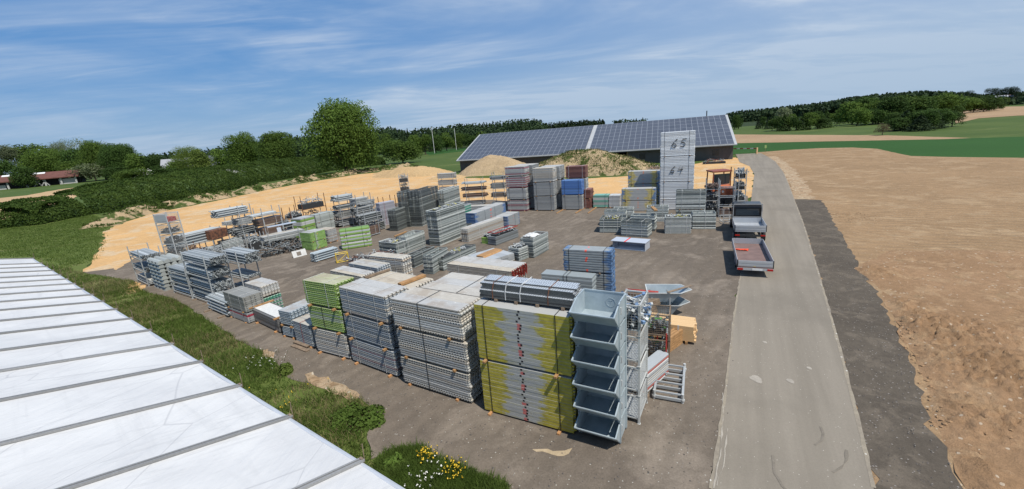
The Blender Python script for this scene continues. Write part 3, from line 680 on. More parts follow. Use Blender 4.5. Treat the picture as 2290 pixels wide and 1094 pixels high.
# blue slab stacks
tower((1066,503),(1131,475),(471,),1.0,'blue-edged slab stack',[dict(kind='board',d='upper-left stack of grey boards with blue edges and dark slab top',mat='bluee',pitch=.105,ncol=1,end='flat',straps=(.3,.62),sm='dark',jit=.01,fill=.93,cols=(GRY,))],zt=[3.0],bear=True) if False else None
O,an,l_=fr((1066,520),(1133,492)); hh=hgt(O,477)
bundle(O,an,l_*.98,1.15,0,hh*.45,'lower stack of grey tubes and planks under the blue-edged boards',kind='deck',mat='deck',ncol=3,pitch=.09,cols=(GRL,GRY,BEI),straps=())
bundle(O,an,l_,1.15,hh*.45+.004,hh,'stack of blue-edged grey boards raised on grey planks in mid-yard',kind='board',mat='bluem',ncol=2,pitch=.105,end='flat',straps=(.3,.62),sm='dark',jit=.01,fill=.93)
O,an,l_=fr((1137,512),(1163,500)); bundle(O,an,l_,1.35,0,hgt(O,484),'low stack of beige planks with blue ends right of the blue-edged boards',kind='deck',mat='bluem',ncol=3,pitch=.09,straps=(.6,),sm='dark')
O,an,l_=fr((1048,543),(1128,512)); bundle(O,an,l_,.8,0,hgt(O,512),'long low bundle of weathered planks left of the lime green tray',kind='deck',mat='deck',ncol=2,pitch=.09,cols=(BEI,GRL,(.4,.34,.28)),straps=(.3,))
# tall leaning frame stack and its neighbours
fstack((985,551),(1046,525),(512,472),1.15,['lower dark slatted stack of steel frames in the middle of the yard','upper slatted stack of steel frames in the middle of the yard'],straps=(.1,.72),pitch=.075)
O,an,l_=fr((1040,527),(1063,517)); bundle(O,an,1.7,1.1,0,hgt(O,505),'stack of stepped frames running right from the middle frame tower',**{**FRM,'straps':()})
fstack((993,607),(1066,572),(579,),.95,['long low stack of green-grey frames in front of the middle tower'],straps=(.5,))
fstack((956.6+14,614),(1005,592),(572,),.75,['narrow low stack of green-grey frames, second from the front left'],straps=())
fstack((928,600),(975,577),(572,),.85,['low stack of dark frames with a dull red top frame'],straps=(.4,),dark=True)
fstack((946,507),(988,487),(467,428),1.35,['lower half of the tall dark frame tower','upper half of the tall dark frame tower with pale straps'],dark=True,straps=(.1,.8),pitch=.11)
fstack((919,508),(944,496),(465,430),1.15,['lower half of the slim dark frame tower left of the tall one','upper half of the slim dark frame tower left of the tall one'],dark=True,straps=())
fstack((891,517),(912,508),(469,),1.0,['lowest dark stack at the left end of the frame towers'],dark=True,straps=())
fstack((999,492),(1033,476),(426,),.75,['narrow frame stack with dark left side behind the middle tower'],dark=False,straps=(.3,),pitch=.08)
O,an,l_=fr((1040,512),(1058,504)); bundle(O,an,l_,.8,0,hgt(O,460),'stack of frames sprayed teal green behind the middle tower',kind='frame',mat='frame',pitch=.08,cols=(TEA,(.1,.33,.24),GRY),straps=())
fstack((889,574),(911,566),(544,),2.1,['low frame stack with pale straps and yellow dots, front of its pair'],straps=(.2,.8))
fstack((912,566),(953,549),(530,),1.1,['low frame stack with red bottom row and a timber on top'],straps=(.1,.85))
O,an,l_=fr((912,566),(953,549)); b=MB(); b.box(0,1.6,0,.14,0,.1); P=off(O,an,-.2,.9); tag(b.build('timber_beam',M['wood'],None,(P.x,P.y,hgt(O,530)+.006),(0,0,an+.1)),'short orange timber lying on the red-rowed low frame stack','timber')
# lime panel stacks
LM=dict(kind='board',mat='lime2',pitch=.13,ncol=2,end='flat',straps=(.04,.3),sm='dark',jit=.01,fill=.98)
tower((700,561),(733,551),(543,522),1.5,'square lime panel bundle',[dict(LM,d='bundle of lime green panels at the front of the lime stacks')]*2,gap=.05)
tower((680,534),(710,525),(512,490),1.4,'rear lime panel bundle',[dict(LM,d='bundle of lime green panels behind the front lime stack'),dict(LM,mat='board',rowcol=(LIM,LIM,GRL,GRL,GRL),d='grey topped bundle of lime green panels behind the front lime stack')],gap=.05)
tower((767,560),(832,550),(545,530,517),1.15,'long lime board bundle',[dict(LM,mat='board',rowcol=(LIM,GRY,LIM,GRL,GRY,GRY),ncol=2,pitch=.15,straps=(.2,.75),d='bundle of long lime edged boards right of the square lime stack',end='hook')]*3,gap=.05)
tower((713,524),(751,513),(500,481),.9,'tall grey panel bundle',[dict(kind='board',d='bundle of tall smooth grey panels behind the lime stacks',mat='board',cols=((.35,.38,.36),(.38,.41,.39)),pitch=.12,ncol=2,end='flat',straps=(.25,.8),sm='dark',fill=.98)]*2,gap=.05)
tower((737,545),(757,539),(514,),1.5,'tan-topped grey stack',[dict(kind='deck',d='narrow stack of grey planks with tan top between the lime stacks',mat='deck',cols=(GRL,GRY,(.4,.32,.27)),pitch=.09,ncol=3,straps=(.5,))])
# loose grey tube bundle, yellow frame
O,an,l_=fr((707,588),(759,572)); bundle(O,an,l_,.75,.06,hgt(O,567),'grey tube bundle lying alone on the gravel below the lime stacks',kind='tube',mat='galv',pitch=.11,cols=((.36,.42,.46),(.42,.48,.52)),straps=(.1,.85))
for i,x in enumerate((.3,l_-.5)): bearer(O,an,x,.75,0,.056,f"flat bearer under the {'left' if i==0 else 'right'} end of the lone grey tube bundle",'wood2',.08)
O,an,l_=fr((754,590),(770,587)); b=MB()
for x in (0,.9): b.bar((x,0,0),(x,0,.75),.03,n=6)
for z in (.05,.7): b.bar((0,0,z),(.9,0,z),.03,n=6); b.bar((0,.5,z),(.9,.5,z),.03,n=6)
for x in (0,.9): b.bar((x,.5,0),(x,.5,.75),.03,n=6); b.bar((x,0,.05),(x,.5,.05),.03,n=6)
b.bar((0,0,.05),(.9,0,.7),.025,n=6)
g=G('yellow_paint'); M['ylw']=g.fin((.6,.42,.04),.5)
tag(b.build('yellow_frame',M['ylw'],None,(O.x,O.y,0.03),(0,0,an)),'small yellow tube frame standing right of the lone tube bundle','frame')
O=at(775,596); heap(O,YANG+.9,4.2,1.1,.45,0,'loose pile of brackets and brown tubes beside the yellow frame','brackets',(GRY,GRD,RST),80,l=(.8,1.9),name='bracket_pile')
# ================= blue-ended tube bundles
BED=.85
BE=dict(kind='deck',mat='bluee',pitch=.125,ncol=6,end='claw',straps=(.12,.85),sm='dark',jit=.03,fill=.93,piece='tube')
A,an,l_=fr((1264,664),(1368,675)); zt=[hgt(A,y) for y in (632,607,583,557)]
for i,(z0_,z1_) in enumerate(zip([0.08]+[zt[0]+.004,zt[1]+.07,zt[2]+.004],zt)):
    for j,x in enumerate((.3,l_-.6) if i in (0,2) else ()): bearer(A,an,x,BED,0 if i==0 else zt[i-1]-.02,z0_-(0 if i==0 else zt[i-1]-.02)-.004,f"bearer under the {'left' if j==0 else 'right'} end of the {TW[4][i]} blue-ended tube bundle",'wood2',.03)
    bundle(A,an,l_,BED,z0_,z1_,f'{TW[4][i]} bundle of grey tubes with blue ends and orange marks',**BE)
O,an,l_=fr((1251,668),(1340,678)); tower_at(off(O,an,-.6,-.9),an,2.7,.75,[1.7],[dict(kind='board',d='stack of flat grey panels between perforated planks and blue-ended tubes',mat='board',cols=((.33,.37,.38),),pitch=.12,ncol=1,end='flat',straps=(.45,.52),sm='dark')],'flat grey panel stack')
# ================= silver frame table
O,an,l_=fr((1370,557),(1434,563)); t=empty('metal_platform',O,an,'low silver sheet metal platform with a red stripe, standing alone on gravel','platform')
g=G('silver_sheet'); v=g.coord('Object'); xx=g.sepxyz(v)[0]
st=g.math('MULTIPLY',g.math('GREATER_THAN',xx,.78),g.math('LESS_THAN',xx,.90)); M['silver']=g.fin(g.mix(g.noise(v,3,4),(.42,.46,.52),(.5,.54,.6)),.4,.3)
g=G('silver_sheet_striped'); v=g.coord('Object'); xx=g.sepxyz(v)[0]
st=g.math('MULTIPLY',g.math('GREATER_THAN',xx,.88),g.math('LESS_THAN',xx,1.0)); M['silver2']=g.fin(g.mix(st,(.46,.5,.56),(.75,.05,.03)),.4,.2)
hz=hgt(O,538); l_=2.4; dd=1.15
b=MB(); b.box(-.12,l_+.05,-.05,dd,hz-.03,hz); b.build('top',M['silver2'],t)
b=MB(); b.box(0,l_,0,dd,.03,.06); b.build('base',M['silver'],t)
for x in (0,l_-.02):
    b=MB(); b.box(x,x+.02,.02,dd-.04,.062,hz-.032); b.build('side_panel',M['silver'],t)
b=MB(); b.box(0,l_,dd-.03,dd-.01,.062,hz*.5); b.build('back_panel',M['silver'],t)
# ================= right-hand frame stacks
fstack((1341,521),(1388,521.5),(491,),1.9,['low frame stack with yellow marks, leftmost of the right-hand frame stacks'],pitch=.085,straps=(.2,.85))
fstack((1352,506),(1400,506),(472,),1.3,['frame stack behind the leftmost low frame stack'],pitch=.085,straps=(.6,))
fstack((1389,528),(1448,532),(494,),1.25,['low frame stack with pale straps directly behind the silver platform'],pitch=.085,straps=(.22,.78))
fstack((1410,516),(1464,518),(482,),1.1,['frame stack with open grid top behind the platform frame stack'],pitch=.085,straps=())
fstack((1487,523),(1545,523),(486,),1.2,['frame stack with a magenta row, nearest the parked truck'],pitch=.085,straps=(.22,.82),cols=((.33,.35,.34),(.28,.3,.29),(.37,.39,.38)))
O,an,l_=fr((1487,523),(1545,523)); 
fstack((1548,513),(1600,513),(477,),1.2,['frame stack with brown middle, between magenta-rowed stack and truck'],pitch=.085,straps=(.55,))
fstack((1446,496),(1494,496),(463,),1.1,['small frame stack with timber end behind the grid-topped stack'],pitch=.085,straps=(.2,.75))
fstack((1372,492),(1416,492),(466,),1.0,['small frame stack below the blue and yellow sprayed boards'],pitch=.085,straps=(.5,))
O,an,l_=fr((1470,514),(1483,505)); b=MB(); b.box(0,1.6,0,.28,0,.12); tag(b.build('timber_beam',M['wood'],None,(O.x,O.y,1.62),(0,0,an+.5)),'reddish timber leaning against the magenta-rowed frame stack','timber')
P_=at(1478,515); bpy.data.objects[-1] if False else None
tower((1511,490),(1576,490),(470,427),1.1,'tall jumbled frame bundle',[dict(FRM,d='bundle of jumbled grey frames in front of the numbered tower',straps=(.2,.82),pitch=.09)]*2,gap=.06)
# ================= back row
BR=dict(kind='deck',mat='deck',pitch=.125,ncol=3,straps=(.15,.85),jit=.015,end='claw')
PK=(PNK,GRY,GRL,GRY,(.3,.2,.22))
A,ab,lb,zb=tower((1136,473),(1179,473),(448,422,396,374),1.5,'pinkish deck bundle',[
 dict(BR,d='deck bundle with pinkish rows, left tower of the back row',rowcol=PK),dict(BR,d='deck bundle with grey rows, left tower of the back row',cols=(GRY,GRL),sm='dark'),
 dict(BR,d='deck bundle with purple-red rows, left tower of the back row',rowcol=(PNK,GRY,PNK,GRL)),dict(BR,d='deck bundle with pink and pale rows, left tower of the back row',rowcol=(GRL,PNK,GRY,GRL,GRL))])
tower_at(off(A,ab,.35,1.6),ab,lb,2.4,[z*1.0 for z in zb],[dict(BR,ncol=4,d='deck bundle standing behind the pinkish left tower of the back row')]*4,'rear pinkish deck bundle')
A,ab,lb,zb=tower((1196,472),(1240,472),(440,409,377),1.5,'dark-strapped deck bundle',[
 dict(BR,d='grey deck bundle with dark straps, second tower of the back row',sm='dark'),dict(BR,d='grey deck bundle with dark straps, second tower of the back row',sm='dark'),dict(BR,d='grey deck bundle, second tower of the back row',cols=(GRL,GRY,BEI))])
tower_at(off(A,ab,.3,1.6),ab,lb,2.2,zb,[dict(BR,ncol=4,d='grey deck bundle behind the second tower of the back row')]*3,'second rear deck bundle')
A,ab,lb,zb=tower((1258,470),(1302,470),(437.5,404),1.3,'blue board bundle',[
 dict(BR,d='grey deck bundle under the blue boards in the back row',sm='dark'),dict(BR,kind='board',mat='board',cols=((.10,.22,.52),(.08,.18,.45),(.13,.26,.55)),d='bright blue board bundle in the back row',sm='dark')])
tower_at(off(A,ab,.15,1.4),ab,lb,1.3,[zb[0],zb[1],zb[1]*1.42],[dict(BR,d='deck bundle behind the blue boards'),dict(BR,d='deck bundle behind the blue boards'),dict(BR,kind='board',mat='board',cols=((.17,.07,.06),(.2,.09,.07)),d='rust-red board bundle rising above the blue boards')],'bundle behind the blue boards')
tower((1306,467),(1321,467),(446,424),1.6,'low rust-red board bundle',[dict(BR,kind='board',mat='board',ncol=4,cols=((.19,.08,.065),(.23,.1,.08)),straps=(.3,),d='rust-red board bundle right of the blue boards')]*2)
for i,(a,b_) in enumerate((((1245,478),(1261,469)),((1287,478),(1309,465)),((1315,478),(1335,464)))):
    P=at(*a); Q=at(*b_); b=MB(); d=(Q-P).length; b.box(0,d,-.06,.06,0,.1); tag(b.build('timber_beam',M['wood'],None,P,(0,0,math.atan2(Q.y-P.y,Q.x-P.x)),bevel=.008),('left','middle','right')[i]+' orange timber beam lying on gravel in front of the back row','timber')
# white and teal box, light boards
tower((1327,465),(1360,465),(437,),1.3,'white board bundle',[dict(kind='board',d='white and teal board bundle with red scribbles in the back row',mat='board',rowcol=((.2,.42,.34),(.2,.42,.34),(.5,.5,.47),(.55,.55,.52)),pitch=.13,ncol=2,end='flat',straps=(.8,),sm='dark')])
tower((1362,465),(1386,465),(437,),1.3,'pale grey board bundle',[dict(kind='board',d='pale grey board bundle between white-teal boards and sprayed boards',mat='board',cols=(GRL,),pitch=.13,ncol=2,end='flat',straps=(.4,))])
tower((1333,458),(1390,458),(424,),1.0,'long white tube bundle',[dict(kind='tube',d='long off-white tube bundle behind the white and teal boards',mat='galv',cols=((.6,.58,.53),),pitch=.12,straps=())],zt=[hgt(at(1333,458),424)]) if False else None
def txt(s_,o,ang,z,size,m,x,parent=None,label=None):
    cu=bpy.data.curves.new('t','FONT'); cu.body=s_; cu.size=size; cu.extrude=.004; cu.shear=.25
    ob=bpy.data.objects.new('t',cu); COL.objects.link(ob); dg=bpy.context.evaluated_depsgraph_get(); me=bpy.data.meshes.new_from_object(ob.evaluated_get(dg)); bpy.data.objects.remove(ob)
    P=off(o,ang,x,-.02); q=inst('painted_number',me,m,None,(P.x,P.y,z),(math.pi/2,0,ang)); return q
# scribbled marks on the white board bundle
# blue/yellow sprayed boards
SB=dict(kind='board',mat='yb',pitch=.10,ncol=2,end='hook',straps=(.1,.9),sm='dark',jit=.008,fill=.94)
tower((1391,473),(1465,473),(449.5,423),1.2,'sprayed board bundle',[dict(SB,d='front bundle of boards sprayed yellow and blue at the ends')]*2,gap=.07)
tower((1405,462),(1474,462),(441,413,384),1.2,'rear sprayed board bundle',[dict(SB,d='rear bundle of boards sprayed yellow and blue at the ends')]*3,gap=.07)
# numbered tower
NB=dict(kind='board',mat='board',pitch=.15,ncol=2,end='claw',straps=(.12,.84),sm='dark',jit=.012,fill=.985,cols=((.76,.78,.79),(.80,.81,.81)))
A,an,l_,z65=tower((1475,470),(1549,470),(448,408,352,297),1.0,'numbered board bundle',[dict(NB,d='bundle of pale aluminium boards in the tall numbered tower'),dict(NB,d='bundle of pale aluminium boards in the tall numbered tower'),dict(NB,label='pale aluminium board bundle with the handwritten number 64'),dict(NB,label='topmost pale aluminium board bundle with the handwritten number 65')],gap=.05)
def number(strokes,parent_label,x,z,sc):
    tp=[o for o in bpy.data.objects if o.get('label')==parent_label][0]
    b=MB()
    for st in strokes:
        for p,q in zip(st[:-1],st[1:]): b.bar((x+p[0]*sc*1.35,-.030,z+p[1]*sc),(x+q[0]*sc*1.35,-.030,z+q[1]*sc),.008,.085) if abs(p[1]-q[1])<abs(p[0]-q[0]) else b.bar((x+p[0]*sc*1.35,-.030,z+p[1]*sc),(x+q[0]*sc*1.35,-.030,z+q[1]*sc),.085,.008)
    return b.build('painted_number',M['dark'],tp,(0,0,0))
def arc(cx,cy,rx,ry,a0,a1,n=10): return [(cx+rx*math.cos(R(a0+(a1-a0)*i/n)),cy+ry*math.sin(R(a0+(a1-a0)*i/n))) for i in range(n+1)]
six=[[(.62,1.0),(.45,.88),(.25,.62),(.12,.35),(.1,.2)]+arc(.32,.22,.22,.22,180,500,14)]
five=[[(1.0,1.0),(.62,.97),(.55,.6)]+arc(.62,.3,.28,.3,95,-110,10)]
four=[[(.35,1.0),(.2,.6),(.1,.42),(.65,.5)],[(.62,1.0),(.5,.45),(.42,-.1)]]
five_=[[(1.0,1.0),(.55,.98)],[(.55,.98),(.42,.58)],[(.42,.58)]+arc(.50,.30,.36,.28,80,-120,10)]
H65=z65[3]-z65[2]
number([[(p[0],p[1]) for p in s_] for s_ in six]+[[(p[0]*.85+.62,p[1]) for p in s_] for s_ in five_],'topmost pale aluminium board bundle with the handwritten number 65',l_*.30,H65*.36,.74)
number([[(p[0],p[1]) for p in s_] for s_ in six]+[[(p[0]+.85,p[1]) for p in s_] for s_ in four],'pale aluminium board bundle with the handwritten number 64',l_*.28,H65*.36,.62)
# ================= post stillages with tube bundles
def stillage(o,ang,w,d,h,z,label,m='galv',group='post stillages holding tubes'):
    t=empty('post_stillage',(o.x,o.y,z),ang,label,'stillage',group)
    cx_=GRY if m=='galv' else None
    for x in (0,w):
        for y in (0,d):
            k=('post',round(h,2),m)
            if k not in CACHE: b=MB(); b.box(-.028,.028,-.028,.028,0,h-.006); b.box(-.05,.05,-.05,.05,0,.02); CACHE[k]=b.mesh('post')
            inst('post',CACHE[k],M[m],t,(x,y,0),col=cx_)
    for x in (0,w): b=MB(); b.bar((x,.03,.12),(x,d-.03,.12),.05,.07); b.build('rail',M[m],t,col=cx_)
    for y in (0,d): b=MB(); b.bar((.03,y,.16),(w-.03,y,.16),.05,.06); b.build('rail',M[m],t,col=cx_)
    return t
KC={'tube':((.42,.45,.46),(.30,.33,.34),(.50,.53,.54)),'brown':((.18,.12,.09),(.14,.10,.085)),'dark':((.17,.185,.185),(.26,.275,.28),(.33,.34,.34))}
def rack(pA,pB,ytop,n,D,conts,desc,cdesc,m='galv',dx=0,dy=0,pitch=.11,wmin=None,zt=None):
    A,ang,Lr=fr(pA,pB); H=zt or hgt(A,ytop); h=H/n; w=wmin or Lr; O=off(A,ang,dx,dy)
    for i in range(n):
        tw=TW[n][i] if n<6 else ordn[i]; stillage(O,ang,w,D,h,i*h,f"{tw} post stillage {desc}".replace('  ',' ').strip(),m)
        c=conts[i%len(conts)]
        if not c: continue
        kind,fill,ov0,ov1,ck=c; CL_=w+ov0+ov1; oo=off(O,ang,-ov0,.07); z0_=i*h+.195; z1_=z0_+(h-.22)*fill; lab=f"{tw} {cdesc}".strip()
        if kind=='tube': bundle(oo,ang,CL_,D-.14,z0_,max(z0_+pitch*1.01,z1_-.0),lab+' of tubes',kind='tube',mat='galv',pitch=pitch,cols=KC[ck],straps=(),jit=.05)
        elif kind=='deck': bundle(oo,ang,CL_,D-.14,z0_,z1_,lab+' of decks',kind='deck',mat='deck',pitch=.085,ncol=2,cols=KC[ck] if ck in KC else (GRY,),straps=(.3,),jit=.05)
        elif kind=='board': bundle(oo,ang,CL_,D-.14,z0_,z1_,lab+' of boards',kind='board',mat='board',pitch=.1,ncol=1,cols=KC[ck],end='flat',straps=(.2,.7),jit=.04)
        elif kind=='heap': heap(oo,ang,CL_,D-.14,z1_-z0_,z0_-.02,lab+' of loose parts','fittings',KC[ck],55,l=(.2,.7))
    return O,ang,w,h
T=('tube',.85,.15,.35,'tube')
rack((309,629),(333,641),551,3,1.2,[('deck',.5,.1,.2,'tube'),('tube',.5,.2,.2,'dark'),('tube',.5,.3,.2,'tube')],'at the far left corner of the yard','stillage load at the far left yard corner')
# stack of slotted box beams
O,an,l_=fr((345,642),(370,652)); hb=hgt(O,577); bm_=MB(); bm_.box(0,1,0,.2,0,.17); 
bx=MB(); hh_=hb/8
for s_ in (0,1):
    bx.box(0,l_,s_*.5,s_*.5+.22,0,hh_*.62)
    for f in (.2,.6): bx.box(f*l_,f*l_+.22,s_*.5-.004,s_*.5+.02,hh_*.18,hh_*.4)
t=empty('slotted_beam_stack',O,an,'stack of pale slotted box beams beside the lattice box tower','beam stack')
bxm=MB(); dd_=1.5; n_=4
prof=[(0,0),(.05,hh_*.55),(.14,hh_*.92),(.28,hh_*.92),(.33,hh_*.55),(.36,0)]
bxm.prism([(y,z) for y,z in prof],0,l_,'x'); bxme=bxm.mesh('slotted_beam')
sl_=MB(); 
for f in (.15,.45,.75): sl_.box(f*l_,f*l_+.2,0,.012,0,.09)
slm=sl_.mesh('slot')
for r in range(8):
    for c in range(4):
        q=inst('slotted_beam',bxme,M['board'],t,(random.uniform(-.03,.03)+r*.01,c*.38,r*hh_),col=vary((.38,.4,.38),.08))
        if c==0: inst('slot',slm,M['dark'],q,(0,.012,hh_*.2))
# lattice box tower, six high
A,an,Lr=fr((385,621),(411,621)); H=hgt(A,479)
for i in range(6):
    cage(A,an,Lr,.95,H/6-.01,i*H/6,f"{ordn[i]} zinc lattice box of the tall tower at the left of the yard",mesh_s=.1,group='lattice boxes in the tall left tower',solid=() if i not in (0,5) else (0,2))
    if i in (1,2,3,4): heap(off(A,an,.05,.05),an,Lr-.1,.85,.5 if i!=4 else .35,i*H/6+.17,f"heap of dark clamps in the {ordn[i]} box of the tall left tower",'clamps',(GRD,(.12,.1,.09),GRY),45,r=.03)
b=MB(); b.box(.1,Lr-.1,.1,.8,0,.35); tag(b.build('red_rimmed_crate',M['rstrap'],None,(A.x,A.y,5*H/6+.155),(0,0,an),bevel=.01),'small dark red crate inside the top box of the tall left tower','crate')
# tube racks along the left end of the row
rack((391,655),(431,668),592,3,1.3,[T,('tube',.9,.3,.3,'tube'),('tube',.7,.3,.2,'tube')],'right of the slotted beams','stillage load right of the slotted beams')
rack((434,668),(484,686),562,4,1.2,[T,('tube',.95,.2,.2,'tube'),('tube',.85,.25,.3,'tube'),('tube',.95,.4,.5,'tube')],'in the tall rack of silver tubes by the grass','silver rack load by the grass',pitch=.09)
A_,an_,_w=fr((434,668),(484,686))
P_=off(A_,an_,1.3,1.8); 
def rack_at(O,ang,w,H,n,*a,**k):
    global fr_
    pa=proj(O); pb=proj(off(O,ang,w,0)); return rack(pa,pb,0,n,*a,zt=H,**k)
rack_at(P_,an_,1.8,3.0,3,1.1,[('tube',.4,.2,.2,'dark'),('tube',.3,.2,.6,'tube'),('tube',.9,.3,.9,'tube')],'behind the silver tube rack','rear rack load behind the silver rack')
# strapped octagonal tube bundle on battens
O,an,l_=fr((468,693),(511,712)); l_=max(l_,1.8); bundle(O,an,l_,1.0,.1,1.02,'strapped round bundle of grey tubes on two battens beside the grass',kind='tube',mat='galv',pitch=.12,cols=KC['tube'],straps=(.2,.75),jit=.06)
for i,x in enumerate((.25,l_-.5)): bearer(O,an,x,1.1,0,.096,f"pale batten under the {'left' if i==0 else 'right'} end of the round tube bundle",'wood2',.35,.12)
for i,(x,y) in enumerate(((430,673),(452,682))):
    P=at(x,y); b=MB(); b.box(0,1.2,0,.12,0,.06); tag(b.build('batten',M['wood2'],None,P,(0,0,YANG+.95)),('left' if i==0 else 'right')+' short pale batten poking out from under the silver tube rack','timber')
# racks along the ochre bank
rack((424,590),(506,566),524,2,1.3,[('board',.6,-.3,-.8,'brown'),('tube',.95,.7,.1,'tube')],'with long tubes in front of the ochre bank','long load of the rack before the ochre bank',pitch=.14)
O,an,l_=fr((476,575),(505,566)); zz_=hgt(O,537); H_=hgt(O,519)
b=MB(); b.box(0,1.6,0,.9,0,.8); P=off(O,an,0,-.5); tag(b.build('rusty_box',M['rust'],None,(P.x,P.y,zz_),(0,0,an),bevel=.02),'rusty brown steel box hanging before the long tube rack','box')
rack_at(off(O,an,0,-.55),an,1.6,zz_,1,1.0,[('tube',.6,.3,.3,'tube')],'carrying the rusty brown steel box','tube load under the rusty box')
O,an,l_=fr((504,570),(549,559)); h_=hgt(O,541); bundle(O,an,l_,1.1,0,h_,'long stack of grey frames in front of the ochre bank',kind='frame',mat='frame',pitch=.13,straps=(.3,.7),cols=(GRY,(.3,.33,.33)))
rack((553,554),(579,547),460,4,1.2,[('board',.8,.1,.3,'dark'),('tube',.9,.5,.4,'dark'),('deck',.7,.2,.1,'tube'),('tube',.95,1.9,-.2,'tube')],'in the rack with a long bundle jutting left','jutting rack load before the ochre bank')
rack((602,550),(641,539),466,4,1.2,[('tube',.6,.3,.5,'dark'),('board',.9,.2,.2,'brown'),('board',.85,.4,.2,'brown'),('tube',.35,.9,-.3,'tube')],'in the rack of brown boards','brown rack load before the ochre bank')
rack((419,596),(457,586),551,1,1.1,[('heap',1.0,0,0,'brown')],'rusty, in front of the long tube rack','rusty load before the long tube rack',m='rust')
rack((532,546),(560,538),486,3,1.0,[('heap',.8,0,0,'dark'),('tube',.7,.3,.3,'dark'),('deck',.5,.5,.2,'tube')],'behind the jutting rack','second row load behind the jutting rack')
rack((470,600),(505,590),556,2,1.0,[('tube',.8,.3,.5,'tube'),('heap',.6,0,0,'dark')],'between silver tube rack and ochre bank','load between silver rack and ochre bank')
rack((565,566),(590,560),522,1,1.0,[('heap',.9,0,0,'tube')],'small, right of the jutting rack','small rack load right of the jutting rack')
rack((640,540),(664,533),486,2,1.0,[('deck',.8,.2,.1,'dark'),('heap',.6,0,0,'dark')],'left of the lime panel stacks','load left of the lime panel stacks')
rack((818,494),(842,488),444,2,1.0,[('heap',.9,.1,0,'brown'),('tube',.7,.3,.2,'dark')],'second row, right of the dark tower','second row load right of the dark tower')
rack((842,518),(862,512),474,2,1.0,[('tube',.9,.1,.1,'dark'),('heap',.8,0,0,'dark')],'left of the lowest dark frame stack','load left of the lowest dark frame stack')
rack((738,512),(760,506),470,2,1.0,[('heap',.9,0,0,'dark'),('tube',.6,.2,.2,'tube')],'right of the tall grey panels','load right of the tall grey panels')
for (pA,pB,yt,D,lab) in (((889,574),(911,566),544,2.1,'loose clamps on the low frame stack with pale straps'),((993,607),(1066,572),579,.95,'loose clamps on the long low green-grey frame stack'),((1341,521),(1388,521.5),491,1.9,'loose clamps on the leftmost right-hand frame stack'),((1487,523),(1545,523),486,1.2,'loose clamps on the magenta-rowed frame stack'),((985,551),(1046,525),472,1.15,'loose braces on top of the tall middle frame stack')):
    O,an,l_=fr(pA,pB); heap(off(O,an,.2,.15),an,l_-.4,D-.3,.10,hgt(O,yt)-.08,lab,'clamps',(GRL,GRY,(.45,.42,.12),GRD),30,l=(.1,.6))
# heap of mixed parts with silver sheets
O=at(594,571); an=fr((594,571),(650,558))[1]
rack_at(off(O,an,.6,.2),an,2.6,1.9,2,1.3,[('heap',1,.5,.3,'dark'),('deck',.6,.4,.6,'tube')],'amid the mixed parts heap','mixed load amid the parts heap')
heap(off(O,an,-.6,-1.0),an,3.6,1.1,.6,0,'heap of dark bars and brackets at the edge of the open gravel','brackets',(GRD,GRD,(.15,.11,.08)),85,l=(.8,2.2),name='bracket_pile')
for i,(x,y,z,w_,h_,rx) in enumerate(((610,556,1.9,2.6,.5,.1),(630,556,.9,.35,1.0,1.4),(592,548,1.2,.6,.5,.9))):
    P=at(x,y); b=MB(); b.box(0,w_,0,h_,0,.03); tag(b.build('silver_sheet',M['silver'],None,(P.x,P.y,z+.12),(rx,0,an)),('long silver sheet on top','upright silver sheet leaning','small tilted silver sheet left')[i]+' of the mixed parts heap','sheet')
O,an2,l_=fr((657,578),(687,570)); b=MB(); hh_=hgt(O,563)
b.box(0,l_,0,.04,hh_*.75,hh_); b.box(0,l_,0,.04,0,hh_*.2); b.box(0,.35,0,.04,hh_*.2,hh_*.75); b.box(l_*.62,l_,0,.04,hh_*.2,hh_*.75)
tag(b.build('holed_sheet',M['strap'],None,O,(-.3,0,an2)),'white panel with a rectangular hole leaning by the mixed parts heap','panel')
RS=dict(m='rust')
rack((684,506),(735,494),440,2,1.3,[('heap',1,0,0,'dark'),('heap',.9,0,0,'tube')],'rusty, behind the grey panels','rusty stillage load behind the grey panels',m='rust')
rack((659,522),(686,514),464,2,1.2,[('heap',1,0,0,'dark'),('heap',.5,0,0,'dark')],'rusty, left of the lime panels','rusty stillage load left of the lime panels',m='rust')
rack((768,508),(798,501),436,4,1.2,[('tube',.8,.4,.1,'dark'),('deck',.8,.3,.1,'dark'),('tube',.7,.3,.2,'dark'),('tube',.9,.3,.1,'tube')],'in the dark tower behind the lime boards','dark tower load behind the lime boards')
rack((806,509),(838,501),436,3,1.2,[('heap',1,.1,0,'dark'),('tube',.8,.2,.3,'dark'),('deck',.6,0,-.3,'tube')],'right of the dark tower','mixed load right of the dark tower')
rack((822,532),(850,524),470,2,1.0,[('board',.7,.3,.2,'brown'),('tube',.6,.3,.5,'dark')],'between lime boards and frame stacks','load between lime boards and frame stacks')
O,an,l_=fr((856,506),(889,498)); bundle(O,an,l_,.8,0,hgt(O,455),'lavender grey panel stack left of the dark frame towers',kind='board',mat='board',pitch=.14,ncol=1,cols=((.38,.38,.43),),end='flat',straps=(.3,),sm='rstrap')
rack((864,494),(890,488),441,2,1.1,[('heap',.7,0,0,'dark'),None],'rusty, behind the lavender panels','rusty rear stillage load',m='rust')
rack((896,430),(916,428),391,2,1.1,[('heap',1.1,0,0,'tube'),('heap',1.1,0,0,'tube')],'alone at the foot of the sand hump','load before the sand hump')
rack((984,432),(1016,431),386,3,1.2,[('deck',.8,.2,.2,'tube')],'on sand left of the brown tube rack','strapped load on sand')
